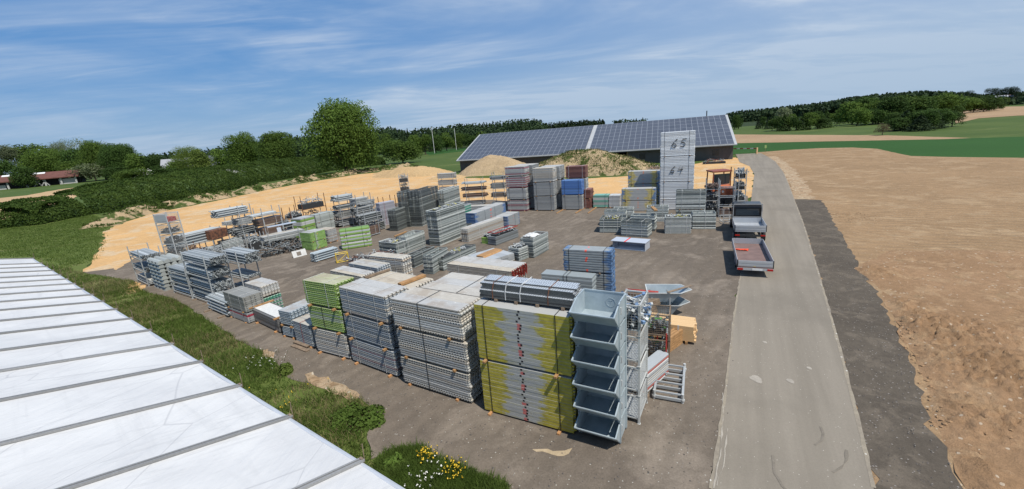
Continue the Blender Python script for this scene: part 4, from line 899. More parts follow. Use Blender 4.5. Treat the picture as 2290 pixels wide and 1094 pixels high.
rack((1045,460),(1081,458),400,4,1.3,[('tube',.5,.3,.1,'dark'),('tube',.6,.5,.5,'brown'),('tube',.6,.6,.4,'brown'),('tube',.35,.5,.4,'tube')],'in the rack of brown tubes before the mounds','brown tube rack load before the mounds')
rack((1106,464),(1131,463),386,4,1.2,[('tube',.5,.3,.1,'dark'),('deck',.6,.3,.1,'brown'),('deck',.7,.3,.0,'dark'),('tube',.5,.3,.1,'dark')],'left of the pinkish deck tower','dark rack load left of the pinkish decks')
O,an,l_=fr((1045,480),(1110,478)); bundle(O,an,l_,1.2,0,hgt(O,462),'low bluish plank stack between brown tube rack and blue-edged boards',kind='deck',mat='deck',pitch=.09,ncol=3,cols=(GRB,GRL),straps=(.4,))
# right racks by the road
rack((1577,478),(1605,478),402,3,1.1,[('heap',1,0,0,'dark'),('heap',.9,0,0,'dark'),('heap',.5,0,0,'brown')],'left of the orange tractor','dark load left of the tractor')
rack((1607,486),(1641,486),404,4,.9,[('board',.8,-.05,-.05,'brown'),None,None,None],'in front of the orange tractor','brown load before the tractor')
rack((1648,478),(1664,477),378,4,1.0,[('deck',.8,0,0,'tube'),('heap',1,0,0,'tube'),('heap',.8,0,0,'dark'),('heap',1.1,0,0,'tube')],'right of the orange tractor by the road','silver load right of the tractor')
O,an,l_=fr((1617,502),(1645,501)); b=MB()
for z in (.2,.62): b.bar((0,0,z),(1.5,0,z),.05,.05); b.bar((0,.9,z),(1.5,.9,z),.05,.05)
for x in (0,.75,1.5): b.bar((x,0,.2),(x,.9,.2),.05,.05); b.bar((x,0,0),(x,0,.65),.05,.05); b.bar((x,.9,0),(x,.9,.65),.05,.05)
b.bar((0,0,.6),(0,0,1.3),.05,.05)
tag(b.build('frame_rack',M['galv'],None,O,(0,0,an),col=GRL),'low silver frame rack between the tractor and the pickup','rack')
# ================= vehicles
g=G('tyre_rubber'); M['tyre']=g.fin((.02,.02,.021),.85)
M['alu']=plain('aluminium_side_board',(.50,.52,.54),.35,.35,.1,3)
M['floor']=plain('brown_bed_floor',(.21,.135,.115),.6,0,.3,2.5)
M['black']=plain('black_paint',(.012,.013,.015),.25,0,.1)
g=G('vehicle_glass'); M['glass']=g.fin((.02,.028,.035),.06,0,.8)
M['redlamp']=plain('red_lamp_lens',(.42,.015,.01),.2,0,.05)
M['white']=plain('white_plate',(.7,.7,.68),.4,0,.05)
M['orange']=plain('faded_orange_paint',(.60,.17,.07),.5,0,.25)
M['maroon']=plain('red_brown_paint',(.26,.07,.04),.5,0,.25)
def wheel(t,x,y,r,w,name='wheel'):
    prof=[(0,0)]; n=20
    h=bpy.data.objects.new(name,None); link(h,t); h.location=(x,y,r)
    b=MB(); b.bar((-w/2,0,0),(w/2,0,0),r,n=n); b.build('tyre',M['tyre'],h,bevel=.02)
    b=MB(); b.bar((-w/2-.006,0,0),(w/2+.006,0,0),r*.58,n=n); b.build('rim',M['alu'],h)
def bed(t,w,L,z,hs,floor='floor',t_=.025):
    b=MB(); b.box(0,w,0,L,z-.06,z); b.build('bed_floor',M[floor],t)
    for nm,(x0,x1,y0,y1) in (('side_board',(0,t_,0,L)),('side_board',(w-t_,w,0,L)),('front_board',(t_+.002,w-t_-.002,L-t_,L)),('tailgate',(t_+.002,w-t_-.002,0,t_))):
        b=MB(); b.box(x0,x1,y0,y1,z+.002,z+hs)
        if nm=='tailgate':
            b.box(x0+.03,x1-.03,y0-.012,y0-.0005,z+hs*.12,z+hs*.42); b.box(x0+.03,x1-.03,y0-.012,y0-.0005,z+hs*.55,z+hs*.88)
        if nm=='side_board': b.box(x0-.008 if x0<.1 else x1+.0005,x0-.0005 if x0<.1 else x1+.008,y0+.05,y1-.05,z+hs*.3,z+hs*.7)
        b.build(nm,M['alu'],t,bevel=.004)
    for x in (.0,w-.04):
        for y in (-.004,L-.04): b=MB(); b.box(x-.003,x+.043,y,y+.045,z-.05,z+hs+.03); b.build('corner_post',M['black'],t)
VH=R(65)
# trailer
P=at(1648,600,.5); ta=VH-math.pi/2
TR=empty('flatbed_trailer',(P.x,P.y,0),ta,'low aluminium flatbed trailer with brown floor, nearer the camera','trailer')
tw,tl=1.78,5.0
bed(TR,tw,tl,.62,.36)
b=MB(); b.bar((.35,.1,.5),(.35,tl,.5),.07,.1); b.bar((tw-.35,.1,.5),(tw-.35,tl,.5),.07,.1); b.bar((.35,tl,.5),(tw/2,tl+1.1,.46),.07,.08); b.bar((tw-.35,tl,.5),(tw/2,tl+1.1,.46),.07,.08); b.bar((tw/2,tl+1.0,.46),(tw/2,tl+1.3,.46),.09,.09); b.build('chassis',M['darkmetal'],TR)
b=MB(); b.box(0,tw,-.03,.0,.42,.555); b.build('rear_bumper',M['alu'],TR)
for x in (.02,tw-.30): b=MB(); b.box(x,x+.28,-.055,-.03,.435,.545); b.build('tail_light',M['redlamp'],TR)
b=MB(); b.box(tw*.42,tw*.42+.5,-.045,-.031,.435,.54); b.build('number_plate',M['white'],TR)
b=MB(); b.box(tw*.45,tw*.45+.12,-.018,-.013,.64,.66); b.build('side_marker',M['ylw'],TR)
for x in (.12,tw-.12):
    for y in (1.7,2.35): wheel(TR,x,y,.27,.18)
# orange strap heap on the trailer
t=off(Vector((P.x,P.y,0)),ta,.45,3.3); b=MB(); random.seed(3); prev=Vector((0,0,.03))
g=G('orange_strap'); M['ostrap']=g.fin((.75,.09,.035),.6)
for i in range(26):
    q=Vector((random.uniform(-.35,.45),random.uniform(-.15,.2),random.uniform(.015,.07))); b.bar(prev,q,.05,.012); prev=q
for i in range(5):
    q=prev+Vector((.14,random.uniform(-.05,.03),0)); q.z=.03; b.bar(prev,q,.05,.012); prev=q
tag(b.build('lashing_straps',M['ostrap'],None,(t.x,t.y,.63),(0,0,ta)),'tangle of orange-red lashing straps on the trailer floor','straps')
# pickup truck
P=at(1642,524,.6); PK_=empty('flatbed_truck',(P.x,P.y,0),ta,'pickup truck with black cab and aluminium dropside bed, ahead of trailer','truck')
tw,tl=2.0,2.75
bed(PK_,tw,tl,.86,.40,'alu')
b=MB(); b.bar((.4,.1,.62),(.4,tl+2.6,.62),.1,.2); b.bar((tw-.4,.1,.62),(tw-.4,tl+2.6,.62),.1,.2); b.box(.1,tw-.1,-.02,.08,.45,.6); b.build('chassis',M['darkmetal'],PK_)
for x in (.05,tw-.35): b=MB(); b.box(x,x+.3,-.04,-.022,.5,.6); b.build('tail_light',M['redlamp'],PK_)
# cab: side profile in (y,z)
c0=tl+.12; cp=[(c0,.55),(c0,2.0),(c0+.12,2.22),(c0+1.25,2.25),(c0+1.95,1.45),(c0+2.75,1.15),(c0+2.85,.55)]
b=MB(); b.prism(cp,.06,tw-.06,'x'); b.build('cab',M['black'],PK_,bevel=.05)
b=MB(); b.box(.22,tw-.22,c0-.012,c0-.001,1.42,1.92); b.build('rear_window',M['glass'],PK_)
b=MB(); b.box(.1,tw-.1,c0+.15,c0+1.2,2.275,2.285); b.build('roof_panel',M['black'],PK_)
b=MB(); b.bar((.04,c0-.07,.9),(.04,c0-.07,2.28),.05); b.bar((tw-.04,c0-.07,.9),(tw-.04,c0-.07,2.28),.05); b.bar((.04,c0-.07,2.28),(tw-.04,c0-.07,2.28),.05,.06); b.bar((.04,c0-.07,1.3),(tw-.04,c0-.07,1.3),.05,.04); b.build('headboard_frame',M['galv'],PK_,col=(.4,.4,.4))
for x0 in (.055,tw-.063):
    b=MB(); b.prism([(c0+.95,1.5),(c0+.95,2.1),(c0+1.25,2.1),(c0+1.75,1.5)],x0,x0+.008,'x'); b.build('side_window',M['glass'],PK_)
b=MB(); b.add([(.2,c0+1.30,2.22),(tw-.2,c0+1.30,2.22),(tw-.15,c0+1.96,1.47),(.15,c0+1.96,1.47)],[(0,1,2,3)]); b.build('windscreen',M['glass'],PK_)
for x in (-.16,tw+.02): b=MB(); b.box(x,x+.15,c0+1.35,c0+1.42,1.45,1.75); b.bar((x+.07,c0+1.4,1.55),(tw/2,c0+1.4,1.5),.03); b.build('mirror',M['black'],PK_,bevel=.01)
for x in (.1,tw-.1):
    for y in (.75,c0+1.95): wheel(PK_,x,y,.35,.24)
# tractor behind the racks, facing the camera
P=at(1609,473); ty=R(-4); 
TC=empty('tractor',P,ty,'old faded orange tractor with boxy cab behind the racks','tractor')
b=MB(); b.box(.35,1.15,0,1.7,1.15,1.8); b.build('bonnet',M['orange'],TC,bevel=.05)
b=MB(); 
for j in range(7): b.box(.42,1.08,-.012,-.001,1.22+.08*j,1.26+.08*j)
b.build('grille',M['maroon'],TC)
for x in (0,1.5):
    b=MB()
    for y in (1.75,3.1): b.bar((x,y,1.2),(x+(.06 if x<1 else -.06),y,2.75),.08,.08)
    b.build('cab_pillar',M['maroon'],TC)
b=MB(); b.box(-.05,1.55,1.65,3.2,2.78,2.9); b.build('roof',M['maroon'],TC,bevel=.03)
b=MB(); b.box(.1,1.4,1.74,1.76,1.85,2.65); b.build('windscreen',M['glass'],TC)
b=MB(); b.box(.0,1.5,1.72,3.1,1.1,1.8); b.build('cab_body',M['orange'],TC,bevel=.03)
b=MB(); b.box(.4,1.1,.0,2.9,.6,1.14); b.build('engine_block',M['darkmetal'],TC)
b=MB(); b.bar((1.25,1.2,1.8),(1.25,1.2,3.2),.04,n=8); b.build('exhaust',M['rust'],TC)
for x in (.2,1.3): b=MB(); b.bar((x,-.03,1.5),(x,.05,1.5),.09,n=12); b.build('headlight',M['alu'],TC)
for x,y,r,w in ((-.05,2.5,.75,.38),(1.55,2.5,.75,.38),(.1,.35,.45,.26),(1.4,.35,.45,.26)): wheel(TC,x,y,r,w)
TC.scale=(1.18,1.1,1.28)
# ================= ground and setting
def V2(p): return (p[0],p[1])
def ragged(pts,seg,amp,closed=True):
    out=[]; n=len(pts)
    for i in range(n):
        a=np.array(V2(pts[i])); b=np.array(V2(pts[(i+1)%n])); d=np.linalg.norm(b-a); m=min(60,max(1,int(d/seg))); nn=np.array([-(b-a)[1],(b-a)[0]])/max(d,1e-6)
        for j in range(m):
            k=j/m; o_=0 if (j==0) else (math.sin(j*1.7+i*3.1)*.5+rng.normal()*.5)*amp
            out.append(tuple(a+(b-a)*k+nn*o_))
    return out
def inpoly(px,py,poly):
    p=np.asarray(poly); x1,y1=p[:,0],p[:,1]; x2,y2=np.roll(x1,-1),np.roll(y1,-1); r=np.zeros(px.shape,bool)
    for a,b,c,d in zip(x1,y1,x2,y2):
        if b==d: continue
        cnd=((b>py)!=(d>py))&(px<(c-a)*(py-b)/(d-b)+a); r^=cnd
    return r
def patch(name,px,z,m,seg=1.0,amp=.08,kind='structure',cell=None,hf=None,world=None,label=None,cat=None):
    pts=[at(*p) for p in px] if world is None else world
    poly=ragged(pts,seg,amp) if amp else [V2(p) for p in pts]
    vs=[Vector(p) for p in poly]; n=len(vs); es=[(i,(i+1)%n) for i in range(n)]
    if cell:
        a=np.array(poly); X,Y=np.meshgrid(np.arange(a[:,0].min(),a[:,0].max(),cell),np.arange(a[:,1].min(),a[:,1].max(),cell)); X=X.ravel()+rng.uniform(-.2,.2,X.size)*cell; Y=Y.ravel()+rng.uniform(-.2,.2,Y.size)*cell
        k=inpoly(X,Y,poly); vs+= [Vector(p) for p in zip(X[k],Y[k])]
    r=delaunay_2d_cdt(vs,es,[list(range(n))],1,1e-5)
    P=[(v.x,v.y,z+(hf(v.x,v.y) if hf else 0)) for v in r[0]]
    me=bpy.data.meshes.new(name); me.from_pydata(P,[],[tuple(f) for f in r[2]]); me.update()
    bm=bmesh.new(); bm.from_mesh(me)
    for f in bm.faces:
        if f.normal.z<0: f.normal_flip()
    bm.to_mesh(me); bm.free()
    if hf: me.polygons.foreach_set('use_smooth',[True]*len(me.polygons))
    me.materials.append(m); o=bpy.data.objects.new(name,me); link(o); tag(o,label,cat,None,kind); return o,poly
def soil(name,c1,c2,c3=None,big=.12,fine=3.,peb=(.5,.48,.44),pebs=24,pebt=.06,bst=.6,bd=.03,rough=.95,tracks=0,c3a=(.5,.62)):
    g=G(name); v=g.coord('World'); n=g.noise(v,big,5,.6,.4); f=g.noise(v,fine,7,.68); ff=g.noise(v,fine*9,3,.7)
    col=g.mix(g.ramp(n,.35,.65),c1,c2)
    if c3: col=g.mix(g.ramp(g.noise(v,big*3.2,5,.65,.6),*c3a),col,c3)
    col=g.mix(1.,col,g.mix(f,(.62,.62,.62),(1.32,1.32,1.32)),'MULTIPLY')
    col=g.mix(1.,col,g.mix(ff,(.6,.6,.6),(1.4,1.4,1.4)),'MULTIPLY')
    h=g.math('ADD',g.math('MULTIPLY',f,1.),g.math('MULTIPLY',ff,.35))
    if pebs:
        d=g.vor(v,pebs); rc=g.n('ShaderNodeTexVoronoi'); g.put(rc.inputs['Vector'],v); rc.inputs['Scale'].default_value=pebs
        pk=g.math('MULTIPLY',g.math('LESS_THAN',d,.33),g.math('LESS_THAN',g.sepxyz(rc.outputs['Color'])[0],pebt)); col=g.mix(pk,col,peb); h=g.math('ADD',h,g.math('MULTIPLY',pk,.6))
    if tracks:
        w=g.n('ShaderNodeTexWave'); g.put(w.inputs['Vector'],g.map(v,(1,1,1),rot=(0,0,tracks))); w.inputs['Scale'].default_value=.35; w.inputs['Distortion'].default_value=9; w.inputs['Detail'].default_value=5; w.inputs['Detail Scale'].default_value=.7
        col=g.mix(g.ramp(w.outputs[1],.6,1,0,.2),col,tuple(k*.55 for k in c1)); h=g.math('ADD',h,g.math('MULTIPLY',w.outputs[1],-.8))
    g.bump(h,bst,bd); return g.fin(col,rough,0,.15)
def green(name,c1,c2,big=.2,rows=None,fine=2.,c3=None):
    g=G(name); v=g.coord('World'); n=g.noise(v,big,6,.6); f=g.noise(v,fine,6,.7)
    col=g.mix(g.ramp(n,.35,.65),c1,c2)
    if c3: col=g.mix(g.ramp(g.noise(g.map(v,(.3,1.5,1)),big*2.,5,.7),.56,.72),col,c3)
    col=g.mix(1.,col,g.mix(f,(.6,)*3,(1.35,)*3),'MULTIPLY')
    if rows:
        w=g.n('ShaderNodeTexWave'); g.put(w.inputs['Vector'],g.map(v,rot=(0,0,rows))); w.inputs['Scale'].default_value=.3; col=g.mix(g.ramp(w.outputs[1],0,1,0,.12),col,tuple(k*.5 for k in c1))
    g.bump(f,.5,.05); return g.fin(col,.9,0,.15)
m_yard=soil('dark_gravel_yard',(.16,.132,.104),(.125,.103,.082),(.19,.158,.126),.11,2.2,pebs=17,pebt=.03,peb=(.36,.34,.3),tracks=.7,bst=.8)
# road, with tyre scuffs and pale dust
g=G('worn_asphalt_road'); v=g.coord('World'); rr_=g.rs(v,R(-61),(.07,1.3,1))
n=g.noise(rr_,1.2,5,.6); f=g.noise(v,30,4,.7); d=g.noise(v,.25,5,.6)
col=g.mix(g.ramp(n,.3,.7),(.185,.162,.13),(.225,.198,.16)); col=g.mix(g.ramp(d,.45,.7,0,.6),col,(.16,.14,.113)); col=g.mix(1.,col,g.mix(f,(.8,)*3,(1.2,)*3),'MULTIPLY')
sp=g.ramp(g.noise(v,1.1,6,.75),.72,.80); col=g.mix(sp,col,(.42,.40,.35))
pv=g.vor(v,22); rc=g.n('ShaderNodeTexVoronoi'); g.put(rc.inputs['Vector'],v); rc.inputs['Scale'].default_value=22
pk=g.math('MULTIPLY',g.math('LESS_THAN',pv,.22),g.math('LESS_THAN',g.sepxyz(rc.outputs['Color'])[0],.03)); col=g.mix(pk,col,(.5,.47,.42))
g.bump(f,.25,.006); m_road=g.fin(col,.85,0,.25)
m_strip=soil('dark_crushed_gravel',(.10,.084,.066),(.08,.067,.053),(.12,.10,.078),.25,3.2,pebs=15,pebt=.08,peb=(.22,.2,.18),bst=.8)
m_field=soil('bare_brown_soil',(.285,.188,.105),(.25,.165,.092),(.315,.218,.128),.09,1.1,pebs=8,pebt=.05,peb=(.42,.33,.23),bst=1,bd=.09,tracks=2.2)
m_ochre=soil('ochre_sand',(.56,.35,.16),(.47,.29,.13),(.50,.375,.235),.10,2.4,pebs=0,bst=.8,bd=.06,tracks=1.2)
m_edge=soil('pale_rubble_edge',(.33,.225,.135),(.38,.29,.19),(.25,.17,.10),.6,2.5,pebs=4,pebt=.3,peb=(.48,.41,.31),bst=1,bd=.08)
m_lawn=green('meadow_grass',(.085,.115,.026),(.11,.135,.035),.12,c3=(.17,.15,.07))
m_bright=green('young_cereal_crop',(.022,.070,.012),(.026,.080,.014),.03,rows=1.2)
m_mead=green('hay_meadow',(.048,.080,.017),(.07,.102,.024),.035,c3=(.15,.16,.06))
m_brown2=soil('ploughed_brown_field',(.29,.195,.115),(.32,.22,.13),None,.03,.5,pebs=0,bst=.3)
m_rape=green('yellow_rape',(.35,.33,.03),(.4,.36,.05),.02)
m_tan=soil('tan_field',(.42,.29,.16),(.38,.26,.145),None,.05,.6,pebs=0,bst=.4)
b=MB(); b.add([(-2500,-60,-.04),(2500,-60,-.04),(2500,3500,-.04),(-2500,3500,-.04)],[(0,1,2,3)]); tag(b.build('ground',m_mead),None,None,None,'structure')
ROADL=[(1560,1200),(1590,1094),(1604,1000),(1620,900),(1640,720),(1657,612),(1668,520),(1672,480),(1680,445),(1687,390),(1676,372),(1654,363),(1645,345)]
ROADR=[(1702,343),(1716,350),(1733,361),(1751,385),(1763,412),(1775,445),(1796,500),(1831,614),(1880,788),(1923,961),(1953,1092),(1985,1200)]
# yard sheet
YARD=[(185,610),(255,600),(300,600),(330,560),(400,570),(455,560),(520,548),(600,520),(660,497),(760,470),(830,468),(880,455),(960,445),(1040,450),(1100,447),(1180,455),(1330,440),(1400,436),(1480,432),(1560,430),(1600,420),(1640,418),(1672,440),
      (1668,520),(1660,612),(1645,720),(1625,900),(1609,1000),(1595,1094),(1565,1200),(1140,1200),(1126,1082),(1064,1062),(1037,1049),(978,1030),(942,1003),(872,1011),(830,1028),(820,980),(825,950),(830,911),(805,892),(722,863),(649,848),(625,819),(586,784),(551,770),(488,731),(425,689),(385,667),(330,655),(312,645),(300,628),(258,622)]
YARD[2]=(260,604)
yo,yp=patch('gravel_yard',YARD,.012,m_yard,.5,.10)
ro,rp=patch('road',ROADL+ROADR,.020,m_road,.7,.03)
STR=[(1775,446),(1800,446),(1835,448),(1850,466),(1865,499),(1913,576),(1951,641),(1991,717),(2021,777),(2048,837),(2089,972),(2119,1027),(2152,1092),(2200,1200),(1985,1200),(1953,1092),(1923,961),(1880,788),(1831,614),(1796,500)]
patch('gravel_strip',STR,.016,m_strip,.35,.12)
FLD=[(1690,341),(1769,335),(1829,331.6),(1907,330),(1962,333),(2007,343),(2037,349),(2112,351),(2275,353),(2700,359),(2900,1200),(2200,1200),(1985,1200),(1953,1092),(1923,961),(1880,788),(1831,614),(1796,500),(1775,445),(1763,412),(1751,385),(1733,361),(1716,350)]
patch('bare_field',FLD,.006,m_field,1.5,.10)
patch('field_margin',[(1716,351),(1737,364),(1753,385),(1766,412),(1777,446),(1820,446),(1810,420),(1780,385),(1755,360),(1735,349)],.014,m_edge,.8,.35)
# ochre bank
OCH=[(185,608),(205,585),(232,540),(230,518),(262,502),(300,489),(350,476),(420,462),(500,446),(600,424),(700,406),(800,390),(880,383),(960,380),(1010,395),(1040,398),(1180,400),(1300,400),(1440,392),(1500,374),(1560,366),(1646,352),(1680,372),(1688,392),(1682,440),
     (1660,450),(1500,450),(1300,460),(1000,470),(700,500),(520,560),(400,585),(300,606),(240,612)]
patch('ochre_ground',OCH,.004,m_ochre,1.2,.3)
patch('sand_patch',[(285,640),(305,630),(325,640),(318,650),(292,658),(280,652)],.018,m_ochre,.3,.1)
patch('sand_patch',[(682,838),(700,832),(712,845),(735,843),(760,858),(805,884),(800,892),(750,884),(715,868),(690,855)],.018,m_edge,.3,.12)
patch('sand_patch',[(583,786),(600,781),(615,790),(612,802),(590,800)],.018,m_edge,.2,.1)
patch('sawdust_patch',[(1190,1006),(1225,1005),(1262,1009),(1280,1003),(1272,1016),(1235,1018)],.018,soil('pale_sawdust',(.42,.33,.22),(.36,.28,.18),None,.6,5,pebs=0),.15,.06)
# pale ragged edges and worn marks on the road
def strip(name,px,w,z,m,seg=.4,amp=.03,world=None):
    P=world or [at(*p) for p in px]; Lf=[];Rt=[]
    for i,p in enumerate(P):
        d=(P[min(i+1,len(P)-1)]-P[max(i-1,0)]).normalized(); n_=Vector((-d.y,d.x,0)); Lf.append(p+n_*w/2); Rt.append(p-n_*w/2)
    return patch(name,None,z,m,seg,amp,world=Lf+Rt[::-1])
m_dust=soil('pale_road_dust',(.27,.235,.18),(.23,.20,.16),None,.8,5,pebs=10,pebt=.1,bst=.3,bd=.01)
strip('road_edge',ROADR[2:-1],.10,.024,m_dust,.35,.018)
strip('road_edge',[(1589,1094),(1604,1000),(1620,900),(1640,720),(1657,612)],.08,.024,m_dust,.3,.018)
m_scr=soil('pale_scratch',(.36,.33,.28),(.30,.27,.23),None,.8,5,pebs=0,bst=.1)
m_tyre=soil('dark_tyre_mark',(.17,.15,.122),(.185,.163,.135),None,.8,5,pebs=0,bst=.1)
for px in ([(1596,1094),(1612,1010),(1617,940),(1616,880)],[(1603,1088),(1620,1030),(1627,960)]): strip('road_scratch',px,.025,.028,m_scr,.2,.02)
for px in ([(1835,956),(1841,972),(1838,986),(1822,997)],[(1893,1008),(1893,1030),(1880,1048),(1862,1058)],[(1728,1020),(1732,1060),(1750,1090),(1775,1112)]): strip('tyre_mark',px,.06,.028,m_tyre,.2,.02)
for (x,y,r) in ((1692,850,.17),(1768,854,.10),(1711,767,.07),(1810,825,.07)):
    P=at(x,y); patch('dust_spot',None,.028,m_scr,.08,.03,world=[P+Vector((math.cos(t)*r*(1+.4*math.sin(3*t)),math.sin(t)*r*1.5,0)) for t in np.linspace(0,6.28,9)[:-1]])
# churned soil close by, real relief with clumps and caterpillar treads
FN=[(1905,600),(1990,560),(2290,560),(2500,700),(2700,1200),(2190,1190),(2165,1100),(2130,1027),(2098,972),(2058,837),(2031,777),(2001,717),(1960,641)]
FNW=np.array([V2(at(*p)) for p in FN])
CLC=[(at(2100,740),1.7,1.3),(at(2190,745),1.5,.8),(at(2240,830),1.9,1.2),(at(2190,930),1.2,.9),(at(2030,690),1.0,.7),(at(1960,610),1.2,.6),(at(2160,1060),.8,.8)]
def edged(x,y):
    a=FNW; b=np.roll(a,-1,0); d=b-a; t=np.clip(((x-a[:,0])*d[:,0]+(y-a[:,1])*d[:,1])/(d**2).sum(1),0,1); return float(np.sqrt((a[:,0]+d[:,0]*t-x)**2+(a[:,1]+d[:,1]*t-y)**2).min())
def hfield(x,y):
    n1=math.sin(x*1.9+1.3*math.sin(y*1.1))+math.sin(y*2.3+x*.7)+math.sin(x*5.1-y*3.7)*.6
    cl=0
    for c,r,k in CLC: cl=max(cl,k*math.exp(-(((x-c.x)**2+(y-c.y)**2)/(r*r))**1.3))
    h=.02+.012*n1+random.random()*.012+cl*(.06+.26*random.random()**1.5)
    a=(x*math.cos(R(-28))-y*math.sin(R(-28))); c=(x*math.sin(R(-28))+y*math.cos(R(-28)))
    for c0 in (0,1.6):
        if abs(c-TRK0-c0)<.24 and cl<.5: h+=-.03+.035*math.sin(a*2*math.pi/.26)
    return max(.0,h)*min(1,edged(x,y)/.5)
P=at(2225,960); TRK0=P.x*math.sin(R(-28))+P.y*math.cos(R(-28))
m_churn=soil('churned_soil',(.285,.178,.10),(.25,.155,.085),(.32,.21,.12),.3,3.2,pebs=7,pebt=.10,peb=(.42,.33,.24),bst=1,bd=.08)
patch('churned_soil',FN,.004,m_churn,.5,.1,cell=.10,hf=hfield)
# lawn + verge
patch('grass_verge',[(0,505),(88,500),(205,474),(262,500),(230,520),(232,540),(205,585),(185,608),(258,622),(300,628),(312,645),(330,655),(385,667),(425,689),(488,731),(551,770),(586,784),(625,819),(649,848),(722,863),(805,892),(830,911),(825,950),(820,980),(830,1028),(872,1011),(942,1003),(978,1030),(1037,1049),(1064,1062),(1126,1082),(1140,1200),(-100,1500),(-900,900),(-300,560)],.002,m_lawn,.6,.12)
# fields left
patch('tan_field',[(-200,470),(0,443),(60,437),(130,424),(196,416),(206,424),(150,450),(60,470),(0,500),(-250,540)],-.01,m_tan,4,.4)
# fields right and far
patch('green_field',[(1560,318),(1650,320),(1901,315),(2112,311),(2275,306),(2900,286),(2900,362),(2700,359),(2275,353),(2112,351),(2037,349),(2007,343),(1962,333),(1907,330),(1829,331.6),(1769,335),(1690,341),(1560,352)],.0,m_bright,4,.2)
patch('brown_strip_field',[(1500,300),(1648,301),(1986,303),(2172,309),(2112,311.5),(1901,315.5),(1650,320.5),(1480,321)],.02,m_brown2,6,.2)
patch('brown_hill_field',[(2133,243),(2200,240),(2330,237),(2700,225),(2700,250),(2275,259),(2188,265),(2136,277)],.05,m_brown2,8,.2)
patch('rape_field',[(1655,267),(1680,267),(1740,265.5),(1740,270),(1657,274)],.05,m_rape,20,0)
patch('green_field',[(940,335),(1000,322),(1100,312),(1120,309),(1090,335),(1040,338),(960,347)],.02,m_bright,10,.2)
# sandy ridge with weeds
def ridge(name,line,w,h,m,seg=.5,kind='structure',seed=0,nt_=14):
    P=[at(*p) for p in line]; L_=[0]
    for a,b in zip(P[:-1],P[1:]): L_.append(L_[-1]+(b-a).length)
    n=int(L_[-1]/seg); vs=[]; r_=np.random.default_rng(seed)
    ph=r_.uniform(0,6,12)
    for i in range(n+1):
        s=L_[-1]*i/n; k=max(j for j in range(len(L_)) if L_[j]<=s+1e-9); k=min(k,len(P)-2); f=(s-L_[k])/(L_[k+1]-L_[k]); p=P[k].lerp(P[k+1],f); d=(P[k+1]-P[k]).normalized(); nn=Vector((-d.y,d.x,0))
        e=min(1,s/4,(L_[-1]-s)/4)
        hh=h*e*(.75+.18*math.sin(s*.35+ph[0])+.14*math.sin(s*.9+ph[1])+.1*math.sin(s*2.1+ph[2]))
        for j in range(nt_+1):
            t_=j/nt_*2-1; z_=hh*(1-abs(t_)**1.6)*(1+.16*math.sin(s*3.3+t_*5+ph[3])*1)+r_.normal()*.045*(1-t_*t_)
            q=p+nn*(t_*w/2+.25*math.sin(s*.8+ph[4])+r_.normal()*.04); vs.append((q.x,q.y,z_-.02))
    fs=[(i*(nt_+1)+j,(i+1)*(nt_+1)+j,(i+1)*(nt_+1)+j+1,i*(nt_+1)+j+1) for i in range(n) for j in range(nt_)]
    me=bpy.data.meshes.new(name); me.from_pydata(vs,[],fs); me.update(); me.polygons.foreach_set('use_smooth',[True]*len(fs))
    me.materials.append(m); o=bpy.data.objects.new(name,me); link(o); tag(o,kind=kind); return np.array(vs).reshape(n+1,nt_+1,3)
def weedy(name,c1,c2,gr,lo,hi,sc=.5):
    g=G(name); v=g.coord('World'); n=g.noise(v,.5,6,.65); f=g.noise(v,2.5,6,.7)
    col=g.mix(n,c1,c2); col=g.mix(g.ramp(g.noise(v,sc,7,.72,.5),lo,hi),col,gr); col=g.mix(1.,col,g.mix(f,(.5,)*3,(1.4,)*3),'MULTIPLY'); g.bump(f,1,.18); return g.fin(col,.95,0,.1)
RIDGE=ridge('sand_ridge',[(215,510),(262,493),(310,480),(360,468),(420,456),(500,441),(600,420),(700,402),(800,387),(880,377),(940,372)],5.5,1.5,weedy('sand_with_weeds',(.30,.215,.125),(.42,.32,.2),(.055,.08,.02),.47,.55,.35))
def mound(name,c,rx,ry,h,rot,m,seed,cell=.35,top=1.0,kind='structure'):
    r_=np.random.default_rng(seed); nx=int(2.4*rx/cell); ny=int(2.4*ry/cell); X=np.linspace(-1.2,1.2,nx); Y=np.linspace(-1.2,1.2,ny); XX,YY=np.meshgrid(X,Y,indexing='ij')
    ph=r_.uniform(0,6.28,16); rr=np.sqrt(XX**2+YY**2); th=np.arctan2(YY,XX)
    rr=rr*(1+.08*np.sin(3*th+ph[0])+.05*np.sin(5*th+ph[1]))
    z=h*np.clip(1-rr**1.25,-.05,1)**.85*(1 if True else 0) if False else h*np.clip(1.08-rr,0,1/1.0)**.8
    z=np.minimum(z,h*top*(.93+.05*np.sin(XX*6+ph[2])+.04*np.sin(YY*7+ph[3])))
    nz=np.zeros_like(z)
    for k in range(7): a=r_.uniform(0,6.28); fr_=r_.uniform(5,26); nz+=np.sin(XX*math.cos(a)*fr_+YY*math.sin(a)*fr_+ph[4+k])*(1.6/fr_)
    z=z+nz*h*.10*(z>.05)+r_.normal(size=z.shape)*.05*(z>.05); z=np.where(z<.03,-.05,z)
    ca,sa=math.cos(rot),math.sin(rot); px=c.x+ca*XX*rx-sa*YY*ry; py=c.y+sa*XX*rx+ca*YY*ry
    vs=np.stack([px,py,z],-1).reshape(-1,3); fs=[(i*ny+j,(i+1)*ny+j,(i+1)*ny+j+1,i*ny+j+1) for i in range(nx-1) for j in range(ny-1)]
    me=bpy.data.meshes.new(name); me.from_pydata([tuple(v) for v in vs],[],fs); me.update(); me.polygons.foreach_set('use_smooth',[True]*len(fs)); me.materials.append(m); o=bpy.data.objects.new(name,me); link(o); tag(o,kind=kind); return np.stack([px,py,z],-1)
